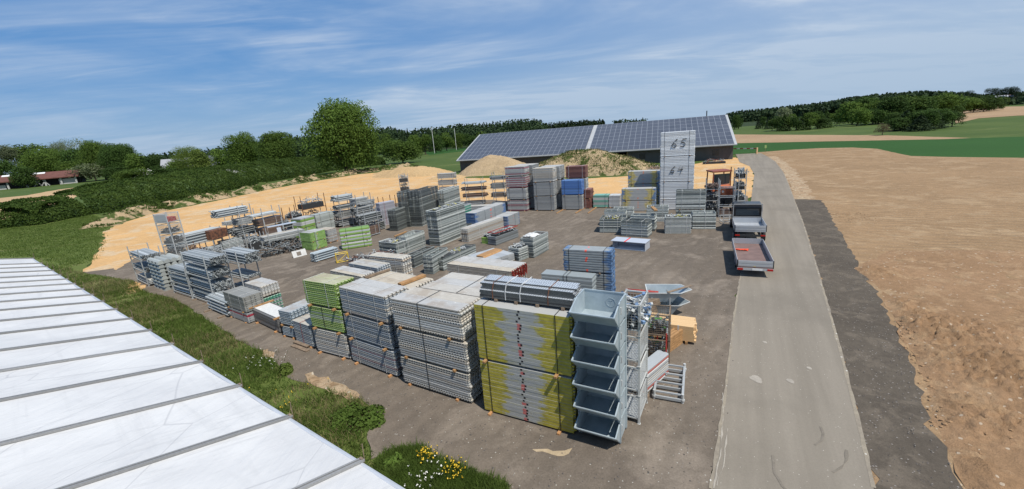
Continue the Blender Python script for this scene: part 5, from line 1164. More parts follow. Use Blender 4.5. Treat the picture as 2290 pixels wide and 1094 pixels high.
m_md1=weedy('dry_sandy_heap',(.33,.24,.14),(.42,.32,.2),(.13,.12,.05),.62,.7,.8)
m_md2=weedy('weedy_heap',(.30,.225,.13),(.42,.325,.2),(.06,.08,.022),.51,.60,.35)
m_md3=weedy('ochre_heap',(.42,.28,.14),(.46,.33,.18),(.30,.24,.13),.7,.8,.5)
c2_=at(1312,398); MND2=mound('earth_mound',at(1308,386),13.5,7.0,5.0,R(-25),m_md2,4,top=.93)
mound('earth_mound',at(1110,386),9.5,6.0,4.6,R(-25),m_md1,9,top=.95)
mound('earth_mound',at(925,392),11,5,2.7,R(-20),m_md3,2,top=.9)
for i,(x,y,rx,h_) in enumerate(((870,388,5,1.1),(1000,398,4,1.0),(1180,395,6,1.8))): mound('earth_mound',at(x,y),rx,3.,h_,R(-20),m_md3,20+i,top=.9)
# ================= shed with solar roof
EL=at(1020,360,3.1); ER=at(1649,321,3.3); du=(ER-EL); Ls=math.hypot(du.x,du.y); sa=math.atan2(du.y,du.x); nrm=Vector((-math.sin(sa),math.cos(sa),0)); uu=Vector((math.cos(sa),math.sin(sa),0))
best=min(((abs(proj(Vector((ER.x,ER.y,0))+nrm*w+Vector((0,0,z)))[0]-1636)+abs(proj(Vector((ER.x,ER.y,0))+nrm*w+Vector((0,0,z)))[1]-256)+abs(proj(Vector((EL.x,EL.y,0))+nrm*w+Vector((0,0,z)))[0]-1073)+abs(proj(Vector((EL.x,EL.y,0))+nrm*w+Vector((0,0,z)))[1]-304)),w,z) for w in np.arange(5,22,.5) for z in np.arange(6,14,.2))
print('shed',Ls,math.degrees(sa),best)
RW,RZ=best[1],best[2]; EZ=3.15
SHD=empty('barn',(EL.x,EL.y,0),sa,'long grey barn with a solar panelled roof behind the earth mounds','barn')
m_wall=plain('grey_timber_cladding',(.085,.085,.09),.85,0,.2,.8); m_roof=plain('light_roof_sheet',(.42,.43,.43),.5,.1,.15,1); M['roofs']=m_roof
sl_l=math.hypot(RW,RZ-EZ); sang=math.atan2(RZ-EZ,RW)
b=MB(); b.prism([(0,EZ),(RW,RZ),(2*RW,EZ),(2*RW,EZ-.18),(RW,RZ-.2),(0,EZ-.18)],0,Ls,'x'); b.build('roof',m_roof,SHD)
ov=.9; wz=EZ-.1
wt=EZ+ov*math.tan(sang)-.3
b=MB()
def wbox(x0,x1,z0=0,z1=None): b.box(x0,x1,ov,ov+.2,z0,z1 or wt)
# openings in the front wall (open bays left of the tall tower, doors right)
xo=[(Ls*.02,Ls*.12),(Ls*.42,Ls*.62)]
x=.6
segs=[(.6,Ls*.50),(Ls*.66,Ls-.6)]
for s0,s1 in segs: wbox(s0,s1)
b.box(.6,Ls-.6,2*RW-ov-.2,2*RW-ov,0,wt)
b.build('wall',m_wall,SHD)
for x0 in (.6,Ls-.8):
    b=MB(); b.prism([(ov+.21,0),(2*RW-ov-.21,0),(2*RW-ov-.21,wt),(RW,RZ-.35),(ov+.21,wt)],x0,x0+.2,'x'); b.build('gable_wall',m_wall,SHD)
for k in range(5):
    b=MB(); x=Ls*.50+k*(Ls*.16)/4; b.box(x-.15,x+.15,ov-.02,ov+.22,0,wt-.01); b.build('post',M['wood2'],SHD)
b=MB(); b.box(0,Ls,-.14,-.02,EZ-.2,EZ-.06); b.build('gutter',M['galv'],SHD,col=GRD)
g=G('dark_window'); mdw=g.fin((.03,.035,.04),.2)
for f in (.70,.80,.93): b=MB(); b.box(Ls*f,Ls*f+1.3,ov-.03,ov-.003,1.0,2.2); b.build('window',mdw,SHD)
for f in (.10,.2): b=MB(); b.box(Ls*f,Ls*f+2.6,ov-.03,ov-.003,0,2.6); b.build('door',M['darkmetal'],SHD)
# solar panels: rows up the slope
g=G('solar_cells'); o=g.sepxyz(g.tc.outputs['Object']); n=g.oi.outputs['Random']
M['pv']=g.fin(g.mix(n,(.05,.058,.078),(.07,.078,.10)),.32,0,.3); M['pvf']=plain('panel_frame',(.36,.38,.41),.4,.3,.05)
nr_,pw=8,1.28; cols_=[]
x=.5
gapx=Ls*.515
while x+pw<Ls-.25:
    if gapx-.6<x+pw*.5<gapx+.6+.3: x=gapx+.75; 
    cols_.append(x); x+=pw
ph_=(sl_l-.5)/nr_
Rm=Matrix.Rotation(sang,4,'X')
pmesh=MB(); pmesh.box(.03,pw-.03,.03,ph_-.03,.085,.10); pmesh=pmesh.mesh('solar_panel')
allp=[(c,r) for c in cols_ for r in range(nr_)]; allp.sort(key=lambda q:-q[0])
for c,r in allp[:96]:
    q=inst('solar_panel',pmesh,M['pv'],SHD,(c,(.25+r*ph_)*math.cos(sang),EZ+(.25+r*ph_)*math.sin(sang)),(sang,0,0))
b=MB()
for c,r in allp[96:]:
    b.box(c+.03,c+pw-.03,.25+r*ph_+.03,.25+r*ph_+ph_-.03,.085,.10)
q=b.build('solar_panels_rest',M['pv'],SHD,(0,0,EZ),(sang,0,0)); q['kind']='stuff'
b=MB()
for r in range(nr_+1): b.box(cols_[0],gapx-.45,.22+r*ph_,.29+r*ph_,.1005,.108); b.box(gapx+.72,cols_[-1]+pw,.22+r*ph_,.29+r*ph_,.1005,.108)
for c in cols_: b.box(c-.03,c+.03,.22,.28+nr_*ph_,.1005,.1065)
for a0,a1 in ((cols_[0]-.03,gapx-.45),(gapx+.72,cols_[-1]+pw+.03)):
    b.box(a0,a1,.22,.28+nr_*ph_,.03,.078)
b.build('panel_frame',M['pvf'],SHD,(0,0,EZ),(sang,0,0))
b=MB(); b.bar((Ls*.93,RW,RZ-.1),(Ls*.93,RW,RZ+1.3),.12,n=8); b.build('chimney',M['darkmetal'],SHD)
b=MB(); b.box(Ls*.67,Ls-.5,-.3,-.1,.05,.35); 
for i,x in enumerate((Ls*.57,Ls*.585)):
    P=off(Vector((EL.x,EL.y,0)),sa,x,-.8)
P=off(Vector((EL.x,EL.y,0)),sa,Ls*.575,-1.2); b=MB(); b.prism([(0,0),(0,2.5),(.6,2.9),(3.2,2.9),(3.6,2.5),(3.6,0)],0,1.9,'y')
P=off(Vector((EL.x,EL.y,0)),sa,Ls*.53,1.2); t=empty('parked_van',P,sa,'white van parked under the barn roof, top just visible behind the mound','van')
b=MB(); b.prism([(0,.35),(0,1.5),(.7,1.7),(1.4,2.5),(5.0,2.55),(5.1,.35)],0,1.9,'y'); b.build('body',M['white'],t,bevel=.08)
for x in (1,4.1):
    for y in (.1,1.8): b=MB(); b.bar((x,y-.1,.35),(x,y+.1,.35),.35,n=14); b.build('wheel',M['tyre'],t)
b=MB(); b.box(1.0,1.9,-.01,-.002,1.7,2.25); b.build('window',M['glass'],t)
# clutter along the barn wall
for i,(x,y,c) in enumerate(((1440,386,'dark bars lying along the barn front left of the tower'),(1570,368,'red and dark implements along the barn wall right of the tower'))):
    P=at(x,y); heap(P,sa,4.5,1.3,.9,0,c,'scrap',(GRD,(.25,.08,.05),GRY),45,l=(.5,1.8),name='scrap_heap')
# barrier gate, sign
O,an,l_=fr((1612,344),(1694,344)); l_=fr((1650,344),(1694,344))[2]; O=at(1692,345)
t=empty('barrier_gate',O,0,'red and white barrier bar at the end of the road','barrier')
b=MB(); b.box(-.15,.15,-.15,.15,0,1.5); b.build('post',M['wood3'],t)
d_=(at(1640,345)-at(1692,345)); ba=math.atan2(d_.y,d_.x); bl=d_.length
for k in range(7):
    b=MB(); b.box(bl*k/7,bl*(k+1)/7-.01,-.09,.09,1.2,1.4); b.build('barrier_stripe',M['white'] if k%2 else M['rstrap'],t,(0,0,0),(0,0,ba))
P=at(1711,341); t=empty('road_sign',P,0,'small pale sign on a post right of the barrier','sign')
b=MB(); b.bar((0,0,0),(0,0,1.3),.05,n=6); b.build('post',M['wood2'],t); b=MB(); b.box(-.25,.25,-.06,-.03,1.0,1.7); b.build('board',M['lime2'],t)
# masts on the meadow
for i,(x,yb,yt) in enumerate(((972,343,284),(1021,336,287),(1054,318,289))):
    P=at(x,yb); h_=hgt(P,yt); b=MB(); b.bar((0,0,0),(0,0,h_),.14,n=6); tag(b.build('mast',M['white'],None,P),('tallest left','middle','right')[i]+' thin white mast on the meadow beyond the sand hump','mast','white masts on the meadow')
# ================= white membrane hall
ZE=3.4
PXS=[(1180,1290),(975,1150),(800,1036),(632,941),(520,870),(432,816),(368.6,775),(315,745.6),(273,718.8),(242.6,696.8),(213.4,678.7),(190.5,663.6),(171,650),(152,638),(136.7,627.5),(122,617.6),(110,607),(97.7,598),(88,590),(71,578.6)]
E0=at(*PXS[2],ZE); E1=at(*PXS[-1],ZE); ed=(E1-E0).normalized(); ea=math.atan2(ed.y,ed.x)
ss=[(at(*p,ZE)-E0).dot(ed) for p in PXS]; ss[1]=-2.65; ss[0]=-5.3
HALL=empty('white_hall',(E0.x,E0.y,0),ea,'low white membrane hall with grey seam rails at the lower left','hall')
upd=Vector((math.cos(R(230)),math.sin(R(230)),0)); upl=Matrix.Rotation(-ea,3,'Z')@upd; UPL=13.0; SLP=math.tan(R(13.5))
g=G('white_roof_membrane'); v=g.coord('World'); n=g.noise(v,.5,6,.6); sc_=g.noise(g.rs(v,R(-50),(.35,4,1)),1.2,7,.72,1.2); s2=g.noise(g.rs(v,R(-50),(3,.3,1)),.8,6,.65,.5)
col=g.mix(g.ramp(n,.3,.7),(.50,.50,.50),(.58,.578,.57)); col=g.mix(g.ramp(sc_,.52,.70,0,.55),col,(.40,.40,.40)); col=g.mix(g.ramp(s2,.50,.75,0,.5),col,(.44,.44,.44))
vv=g.n('ShaderNodeTexVoronoi',feature='DISTANCE_TO_EDGE'); g.put(vv.inputs['Vector'],g.map(v,(1,.25,1),rot=(0,0,.9))); vv.inputs['Scale'].default_value=.55
col=g.mix(g.ramp(vv.outputs[0],0,.008,.5,0),col,(.33,.33,.34)); ox=g.sepxyz(g.tc.outputs['Object'])[0]; fx=g.math('FRACT',g.math('ADD',g.math('DIVIDE',ox,.82),g.math('MULTIPLY',g.noise(v,.4,2),.15))); col=g.mix(g.ramp(fx,0,.02,.30,0),col,(.40,.40,.41))
g.bump(g.math('ADD',g.noise(g.map(v,(5,.5,1),rot=(0,0,R(54))),.9,4,.5),g.math('MULTIPLY',sc_,.3)),.35,.08); m_memb=g.fin(col,.5,0,.35)
def rp_(s,k): return Vector((s,0,ZE))+upl*(k*UPL)+Vector((0,0,k*UPL*SLP))
for i in range(len(ss)-1):
    s0,s1=ss[i],ss[i+1]; nx=10; ny=24; vs=[]
    for a in range(nx+1):
        for c in range(ny+1):
            p=rp_(s0+(s1-s0)*a/nx,c/ny); sag=math.sin(math.pi*a/nx); p.z+= -.035*sag+.012*math.sin(c*1.1+i)*sag; vs.append(tuple(p))
    fs=[(a*(ny+1)+c,(a+1)*(ny+1)+c,(a+1)*(ny+1)+c+1,a*(ny+1)+c+1) for a in range(nx) for c in range(ny)]
    me=bpy.data.meshes.new('roof_membrane'); me.from_pydata(vs,[],fs); me.update(); me.polygons.foreach_set('use_smooth',[True]*len(fs)); me.materials.append(m_memb); inst('roof_membrane',me,m_memb,HALL)
for i,s in enumerate(ss):
    b=MB(); up_=Vector((0,0,.03))
    for dx in (-.035,.035): b.bar(rp_(s+dx,-.008)+up_,rp_(s+dx,1)+up_,.038,.045)
    b.build('seam_rail',M['galv'],HALL,col=(.27,.27,.27))
    b=MB(); p=rp_(s,-.006); b.bar(p+Vector((0,0,-.08)),p+Vector((0,0,.07)),.08,.04); b.bar(p+Vector((0,-.05,-.05)),p+Vector((-.03,-.05,.34)),.009,n=6); b.build('edge_rod',M['wood2'],HALL)
b=MB(); b.bar((ss[0],-.03,ZE-.05),(ss[-1],-.03,ZE-.05),.05,n=8); b.build('eave_tube',M['galv'],HALL,col=(.5,.53,.58))
b=MB(); b.box(ss[0],ss[-1],-.0,.06,0,ZE-.08) if upl.y>0 else b.box(ss[0],ss[-1],-.06,0,0,ZE-.08); b.build('side_wall',m_memb,HALL)
b=MB(); q0=rp_(ss[-1]-.02,0); q1=rp_(ss[-1]-.02,1); b.add([(q0.x,q0.y,0),(q1.x,q1.y,0),(q1.x,q1.y,q1.z-.1),(q0.x,q0.y,q0.z-.1)],[(0,1,2,3)]); b.build('gable_wall',m_memb,HALL)
# ================= vegetation
def leafmat(name,c1,c2,sc=.35,tr=.35):
    g=G(name); v=g.coord('World'); n=g.noise(v,sc,4,.6); n2=g.noise(v,sc*5,3,.7)
    col=g.mix(g.ramp(n,.3,.7),c1,c2); col=g.mix(1.,col,g.mix(n2,(.55,)*3,(1.45,)*3),'MULTIPLY')
    rv=g.ramp(g.oi.outputs['Random'],0,1,.75,1.2,False); cb=g.n('ShaderNodeCombineXYZ'); [g.put(cb.inputs[i],rv) for i in range(3)]
    col=g.mix(1.,col,cb.outputs[0],'MULTIPLY')
    m=g.fin(col,.75,0,.15); 
    t=g.n('ShaderNodeBsdfTranslucent'); g.put(t.inputs[0],col); mx=g.n('ShaderNodeMixShader'); mx.inputs[0].default_value=tr
    g.t.links.new(g.b.outputs[0],mx.inputs[1]); g.t.links.new(t.outputs[0],mx.inputs[2]); g.t.links.new(mx.outputs[0],g.o.inputs[0]); return m
L_mid=leafmat('broadleaf_mid_green',(.07,.12,.02),(.115,.18,.034))
L_dark=leafmat('broadleaf_dark_green',(.038,.072,.016),(.062,.11,.024))
L_lite=leafmat('broadleaf_light_green',(.10,.15,.03),(.155,.21,.045))
L_grey=leafmat('willow_grey_green',(.12,.15,.075),(.17,.20,.11))
L_con=leafmat('conifer_needles',(.02,.04,.016),(.038,.062,.024),tr=.15)
L_hedge=leafmat('hedge_leaves',(.042,.08,.015),(.085,.135,.025),.6)
M['bark']=plain('bark',(.09,.07,.05),.9,0,.3,3)
def leaf_quads(C,size,nrm_bias=None,up=.3):
    n=len(C); a=rng.normal(size=(n,3)); 
    if nrm_bias is not None: a=a*.75+nrm_bias*1.0
    a[:,2]+=up; a/=np.linalg.norm(a,axis=1)[:,None]; b=np.cross(a,rng.normal(size=(n,3))); b/=np.linalg.norm(b,axis=1)[:,None]; c=np.cross(a,b)
    s=size*rng.uniform(.6,1.35,size=(n,1)); b=b*s; c=c*s*.8
    return np.stack([C-b,C-c*.8,C+b,C+c*.9],1)
def crown(seed,n,lobes=16,leaf=.05,kind='round'):
    """unit crown: height 1 (z 0..1), radius about .5"""
    r=np.random.default_rng(seed); global rng; old=rng; rng=r
    P=[];Nn=[]
    if kind=='cone':
        z=r.uniform(0,1,n)**1.25; whorl=np.abs(np.sin(z*38))*.35+.75; rad=(1-z)**.8*.30*whorl*np.sqrt(r.uniform(.35,1,n)); th=r.uniform(0,6.28,n)
        rad*=1+.25*np.sin(th*5+z*30)
        C=np.stack([rad*np.cos(th),rad*np.sin(th),z],1); nb=np.stack([np.cos(th),np.sin(th),np.full(n,.4)],1); Q=leaf_quads(C,leaf,nb*.6,.2); rng=old; return quads_mesh('crown',Q)
    L_=[]
    for i in range(lobes):
        th=r.uniform(0,6.28); ph=r.uniform(-.75,1); rr=r.uniform(.16,.32) if kind!='ragged' else r.uniform(.10,.22)
        ax=.27 if kind!='tall' else .16; az=.30 if kind!='tall' else .36
        L_.append((ax*math.cos(th)*math.cos(ph)*r.uniform(.5,1.25),ax*math.sin(th)*math.cos(ph)*r.uniform(.5,1.25),.5+az*math.sin(ph*1.2),rr*(.7 if kind=='tall' else 1)))
    L_.append((0,0,.45,.3 if kind!='tall' else .2)); w=np.array([l[3]**2 for l in L_]); w/=w.sum()
    idx=r.choice(len(L_),n,p=w); LL=np.array(L_)[idx]; d=r.normal(size=(n,3)); d/=np.linalg.norm(d,axis=1)[:,None]; d[:,2]=np.where(d[:,2]<-.55,-d[:,2],d[:,2])
    # clumps on the lobe surface: leaf density varies with direction
    k=np.sin(d[:,0]*7+idx)*np.sin(d[:,1]*8+idx*2)*np.sin(d[:,2]*7+idx*3); keep=r.uniform(-1,1,n)<k+.85
    rad=LL[:,3]*r.uniform(.62,1.08,n)*(1+.16*k)
    C=(LL[:,:3]+d*rad[:,None])[keep]; C[:,2]=np.clip(C[:,2],.02,1.05)
    Q=leaf_quads(C,leaf,d[keep],.25); rng=old; return quads_mesh('crown',Q)
CR={}
def getcrown(kind,v,hq=False):
    k=(kind,v,hq)
    if k not in CR:
        n={'round':6500,'tall':4200,'ragged':2600,'cone':2600}[kind]*(8 if hq else 1); lf={'round':.024,'tall':.021,'ragged':.017,'cone':.022}[kind]*(.5 if hq else 1)
        CR[k]=crown(v*13+hash(kind)%7 if False else v*13+len(kind),n,{'round':16,'tall':14,'ragged':26,'cone':1}[kind]*(2 if hq else 1),lf,kind)
    return CR[k]
def trunk(h,r,lean=0):
    b=MB(); seg=[Vector((0,0,-.1))]; 
    for i in range(1,5): seg.append(Vector((random.uniform(-.02,.02)*h,random.uniform(-.02,.02)*h,h*.7*i/4)))
    def cone(a,c,r0,r1,n=7):
        d=(c-a).normalized(); u=d.orthogonal().normalized(); v=d.cross(u); vs=[a+(u*math.cos(2*math.pi*k/n)+v*math.sin(2*math.pi*k/n))*r0 for k in range(n)]+[c+(u*math.cos(2*math.pi*k/n)+v*math.sin(2*math.pi*k/n))*r1 for k in range(n)]
        b.add(vs,[(k,(k+1)%n,n+(k+1)%n,n+k) for k in range(n)])
    for i in range(4): cone(seg[i],seg[i+1],r*(1-.2*i),r*(.8-.2*i) if i<3 else r*.12)
    for i in range(7):
        a=seg[1+i%3]; th=i*2.4; q=a+Vector((math.cos(th)*.22*h,math.sin(th)*.22*h,.2*h)); cone(a,q,r*.35,r*.08,5)
    return b.mesh('trunk',fix=False)
TRK=trunk(1,.028)
def tree(px,pytop,base,kind,m,label,v=0,wpx=None,group=None,P=None,h=None,hq=False,trunk_=True,name='tree',lift=.0):
    if P is None: P=at(px,base)
    h=h or hgt(P,pytop); d=(P-CAM).length
    w=(wpx/FPX*d) if wpx else h*(.8 if kind=='round' else .5)
    lift=lift or (-.10 if kind=='round' else 0); sx={'round':1/.98,'tall':1/.66,'ragged':1/.85,'cone':1/.56}[kind]*w
    t=empty(name,(P.x,P.y,0),random.uniform(0,6.28) ,label,'tree',group)
    c=inst('crown',getcrown(kind,v,hq),m,t,(0,0,h*lift),(0,0,0),scale=(sx,sx,h*(1-lift)*(.97)))
    if trunk_: inst('trunk',TRK,M['bark'],t,(0,0,0),scale=(h*1.1,h*1.1,h*.8))
    return t
# --- big lime tree and neighbours
tree(774,222,389,'round',L_mid,'huge round broadleaf tree towering behind the sand ridge',7,134,hq=True,lift=-.10)
tree(901,312,365,'round',L_mid,'broad bushy tree directly right of the huge round tree',4,78,hq=False,lift=.0)
tree(556,293,392,'tall',L_mid,'tall leafy tree, left one of the pair left of the huge tree',1,62,hq=True)
tree(631,292,390,'tall',L_mid,'tall leafy tree, right one of the pair left of the huge tree',2,74,hq=True)
tree(432,320,398,'ragged',L_lite,'light green loose tree growing out of the shrub belt',1,52,hq=True)
tree(458,336,398,'round',L_lite,'small bright green tree right of the loose one in the shrub belt',2,40)
tree(502,330,392,'tall',L_mid,'small slender tree between bright green tree and the tall pair',3,34)
tree(400,352,398,'round',L_mid,'low rounded tree at the left of the loose light tree',5,50)
tree(124,334,406,'round',L_mid,'dark green rounded tree in front of the farm shed',6,62,hq=True)
tree(86,320,395,'round',L_mid,'wide rounded tree behind the farm shed roof',7,70)
tree(8,309,402,'ragged',L_grey,'grey green willow at the left edge of the picture',2,66,hq=True)
tree(158,307,400,'ragged',L_grey,'sparse grey green birch right of the farm shed',3,34,hq=True)
tree(203,302,400,'ragged',L_grey,'sparse grey topped tree rising over the dark grove',4,34)
tree(187,330,403,'round',L_dark,'dark tree at the left of the grove',8,46)
tree(240,313,402,'round',L_mid,'tallest rounded tree of the dark grove',9,56,hq=True)
tree(283,322,400,'round',L_dark,'dark rounded tree at the right of the grove',10,56,hq=True)
tree(60,372,420,'round',L_dark,'rounded bush tree before the white posts of the farm shed',3,34)
tree(322,345,398,'round',L_mid,'low tree beside the white blossoming bush',11,44)
tree(345,344,396,'round',L_dark,'small dark tree between grove and shrub belt',12,36)
tree(215,352,405,'ragged',L_grey,'low grey shrub tree in front of the grove',5,60)
for i,(x,y,w) in enumerate(((20,395,40),(0,360,40),(168,362,36),(262,372,46),(300,378,50),(372,370,44))):
    tree(x,y,408 if x<200 else 404,'round',L_dark if i%2 else L_mid,['low bush left of the farm shed wall','bush at the left picture edge under the willow','bush between farm shed and grove','undergrowth bush below the tallest grove tree','undergrowth bush at the right of the grove','bush by the white roofed house'][i],i,w,trunk_=False,name='bush')
# --- woods on the right
def pick(*a): return random.choice(a)
ORD=['first','second','third','fourth','fifth','sixth','seventh','eighth','ninth','tenth','eleventh','twelfth','thirteenth']
def wood(pts,desc,kinds,mats,group):
    order={q:i for i,q in enumerate(sorted(pts))}
    for i,(x,yt,yb,w) in enumerate(pts):
        k=kinds[i%len(kinds)]; tree(x,yt,yb,k,mats[i%len(mats)],f'{desc}, {ORD[order[(x,yt,yb,w)]]} from the left' if len(pts)>1 else desc,random.randint(1,9),w,group)
random.seed(21)
wood([(1905,226,279,44),(1935,213,277,56),(1965,222,276,48),(1990,214,276,50),(1915,238,282,36),(1950,240,279,40)],'leafy tree in the large wood on the meadow crest',['round'],[L_mid,L_dark],'leafy trees of the large wood on the crest')
wood([(2020,214,268,52),(2048,212,266,46),(2075,216,262,46),(2100,210,260,44),(2128,214,257,44),(2152,217,254,40),(2176,216,252,40),(2200,214,250,40),(2222,218,247,32)],'leafy tree in the row along the hill field',['round'],[L_mid,L_dark,L_mid],'leafy trees in the row along the hill field')
wood([(2000,250,291,30),(2022,245,291,34),(2045,243,290,30),(2066,240,290,34),(2088,243,288,30),(2108,242,286,30),(2128,244,283,28),(2055,256,293,34),(2010,262,293,34)],'dark tree in the small spinney before the hill field',['tall','cone','tall'],[L_dark,L_con,L_dark],'dark trees of the small spinney')
tree(1992,250,288,'tall',L_lite,'pale slim tree at the left tip of the small spinney',3,16)
tree(1973,274,303,'ragged',leafmat('brown_shrub',(.10,.075,.045),(.13,.10,.06)),'small bare brown shrub standing alone in the meadow',4,24)
wood([(1726,262,293,18),(1738,258,293,20),(1752,255,293,22),(1766,255,292,20),(1780,257,292,22),(1795,255,291,24),(1810,250,290,26),(1828,248,288,26),(1845,246,286,26),(1858,252,278,18),(1834,262,288,24)],'slim tree in the belt right of the barn',['tall','tall','cone'],[L_mid,L_dark,L_dark],'slim trees of the belt right of the barn')
tree(1748,240,291,'round',L_grey,'pale rounded tree rising above the belt right of the barn',3,34)
wood([(1696,262,288,12),(1706,258,288,14),(1716,264,289,12)],'thin dark tree in the small clump by the rape field',['cone','tall'],[L_con,L_dark],'thin trees of the clump by the rape field')
wood([(1651,258,289,14),(1643,256,290,14)],'dark tree peeping out right of the barn gable',['round'],[L_dark],'dark trees at the barn gable')
wood([(1872,250,277,26),(1888,246,274,24)],'leafy tree between belt and large wood',['round'],[L_mid],'leafy trees between belt and wood')
# tall thin pines on the far right skyline
PINES=((2203,196),(2215,195),(2224,197),(2231,196),(2243,193),(2250,195),(2256,192),(2262,194),(2160,201),(2140,203))
for i,(x,yt) in enumerate(PINES):
    P=at(x,250); r_=(P-CAM); P=CAM+r_*(620/r_.length); P.z=0; h=hgt(P,yt); P_=P
    t=empty('pine',(P.x,P.y,0),0,f'thin straggly pine on the far right skyline, {ORD[sorted(v[0] for v in PINES).index(x)]} from the left','tree','straggly pines on the skyline')
    inst('crown',getcrown('ragged',2+i%4),L_con,t,(0,0,h*.45),scale=(9,9,h*.56)); inst('trunk',TRK,M['bark'],t,scale=(h*.7,h*.7,h*1.3))
# --- far forest masses on low hills
def forest(line,dist,depth,name,hmin=11,hmax=17,dens=1.0,mat=None,leaf=1.5):
    """line: (px, skyline y). trees stand on a low wooded hill whose crest carries them"""
    Q=[]; T_=[]; tops=[]
    for (x0,y0),(x1,y1) in zip(line[:-1],line[1:]):
        m=max(1,int((x1-x0)/2.2*dens))
        for j in range(m):
            x=x0+(x1-x0)*(j+random.random())/m; y=y0+(y1-y0)*(x-x0)/(x1-x0)
            rr=at(x,547+1500)-CAM if False else None
            r=FW*FPX+RT*(x-CX)-UP*(y-CY); s=1/math.hypot(r.x,r.y)
            for row in range(4):
                dd=dist-depth*row/3+random.uniform(-15,15); top=CH+r.z*s*dist-(row*(2.6)+random.uniform(-1.5,2.0)); h=random.uniform(hmin,hmax)
                if row==3: top=min(top,h*1.0+1)
                P=Vector((r.x*s*dd,r.y*s*dd,0)); con=random.random()<.6
                n=34 if row<3 else 44; z=rng.uniform(0,1,n); th=rng.uniform(0,6.28,n); rad=((1-z)**.8*.26 if con else np.sqrt(np.clip(1-(z*2-1)**2*.9,0,1))*.34)*h*rng.uniform(.7,1.05,n)
                Q.append(np.stack([P.x+rad*np.cos(th),P.y+rad*np.sin(th),top-h+z*h],1)); 
    C=np.concatenate(Q); me=quads_mesh(name,leaf_quads(C,leaf,None,.3)); me.materials.append(mat or L_con); o=bpy.data.objects.new(name,me); link(o); tag(o,kind='stuff'); return o
def hill(line,dist,back,drop,m):
    vs=[]; n=len(line)
    for k,(dd,f) in enumerate(((dist-drop*1.6,0),(dist-drop*.8,.45),(dist,1),(dist+back,.8))):
        for (x,y) in line:
            r=FW*FPX+RT*(x-CX)-UP*(y-CY); s=1/math.hypot(r.x,r.y); top=max(0,CH+r.z*s*dist-13); vs.append((r.x*s*dd,r.y*s*dd,top*f-.5*(k==0)))
    fs=[(k*n+i,k*n+i+1,(k+1)*n+i+1,(k+1)*n+i) for k in range(3) for i in range(n-1)]
    me=bpy.data.meshes.new('hill'); me.from_pydata(vs,[],fs); me.update(); me.polygons.foreach_set('use_smooth',[True]*len(fs)); me.materials.append(m); o=bpy.data.objects.new('hill',me); link(o); tag(o,kind='structure')
m_ff=green('wooded_hillside',(.02,.035,.012),(.03,.045,.015),.05)
FL=[(330,348),(372,344),(420,340),(470,334),(520,326),(560,320),(600,316),(650,306),(700,304),(760,298),(830,290),(870,284),(905,294),(950,288),(990,284),(1030,278),(1090,277),(1150,269),(1200,268),(1222,277)]
FL2=[(1205,280),(1250,274),(1300,270),(1352,268)]
FL3=[(1372,270),(1410,268),(1445,266)]
FR=[(1600,262),(1640,251),(1690,246),(1740,241),(1800,234),(1860,227),(1900,219),(1950,213),(2000,209),(2060,205),(2120,206),(2160,209),(2210,213),(2280,207),(2400,200)]
hill(FL,470,200,60,m_ff); forest(FL,470,60,'forest',10,16,1.5,None,1.0)
hill([(1130,290),(1205,279),(1250,275),(1300,272),(1360,270),(1460,268),(1560,266)],560,150,150,m_mead); forest(FL2,600,20,'forest',7,11,1.5,None,1.0); forest(FL3,600,20,'forest',7,11,1.5,None,1.0)
hill(FR,900,300,330,m_ff); forest(FR,900,300,'forest',13,20,1.3,None,1.9)
# broadleaf fringe in front of the left forest
random.seed(5)
wood([(860,300,352,44),(878,306,350,34),(930,300,348,34),(952,296,346,32),(975,300,342,34),(1000,296,338,34),(1024,296,335,30),(1050,296,331,34),(1078,294,327,32),(1105,290,322,34),(1132,284,318,34),(1158,280,314,34),(1184,279,310,30)],'leafy tree at the forest edge beyond the meadow',['round','tall'],[L_mid,L_dark,L_mid],'leafy trees at the forest edge')
wood([(905,288,345,12),(918,285,345,12),(936,286,342,12),(950,282,340,12),(964,284,340,11),(982,283,338,11)],'dark spruce standing out at the forest edge',['cone'],[L_con],'spruces at the forest edge')
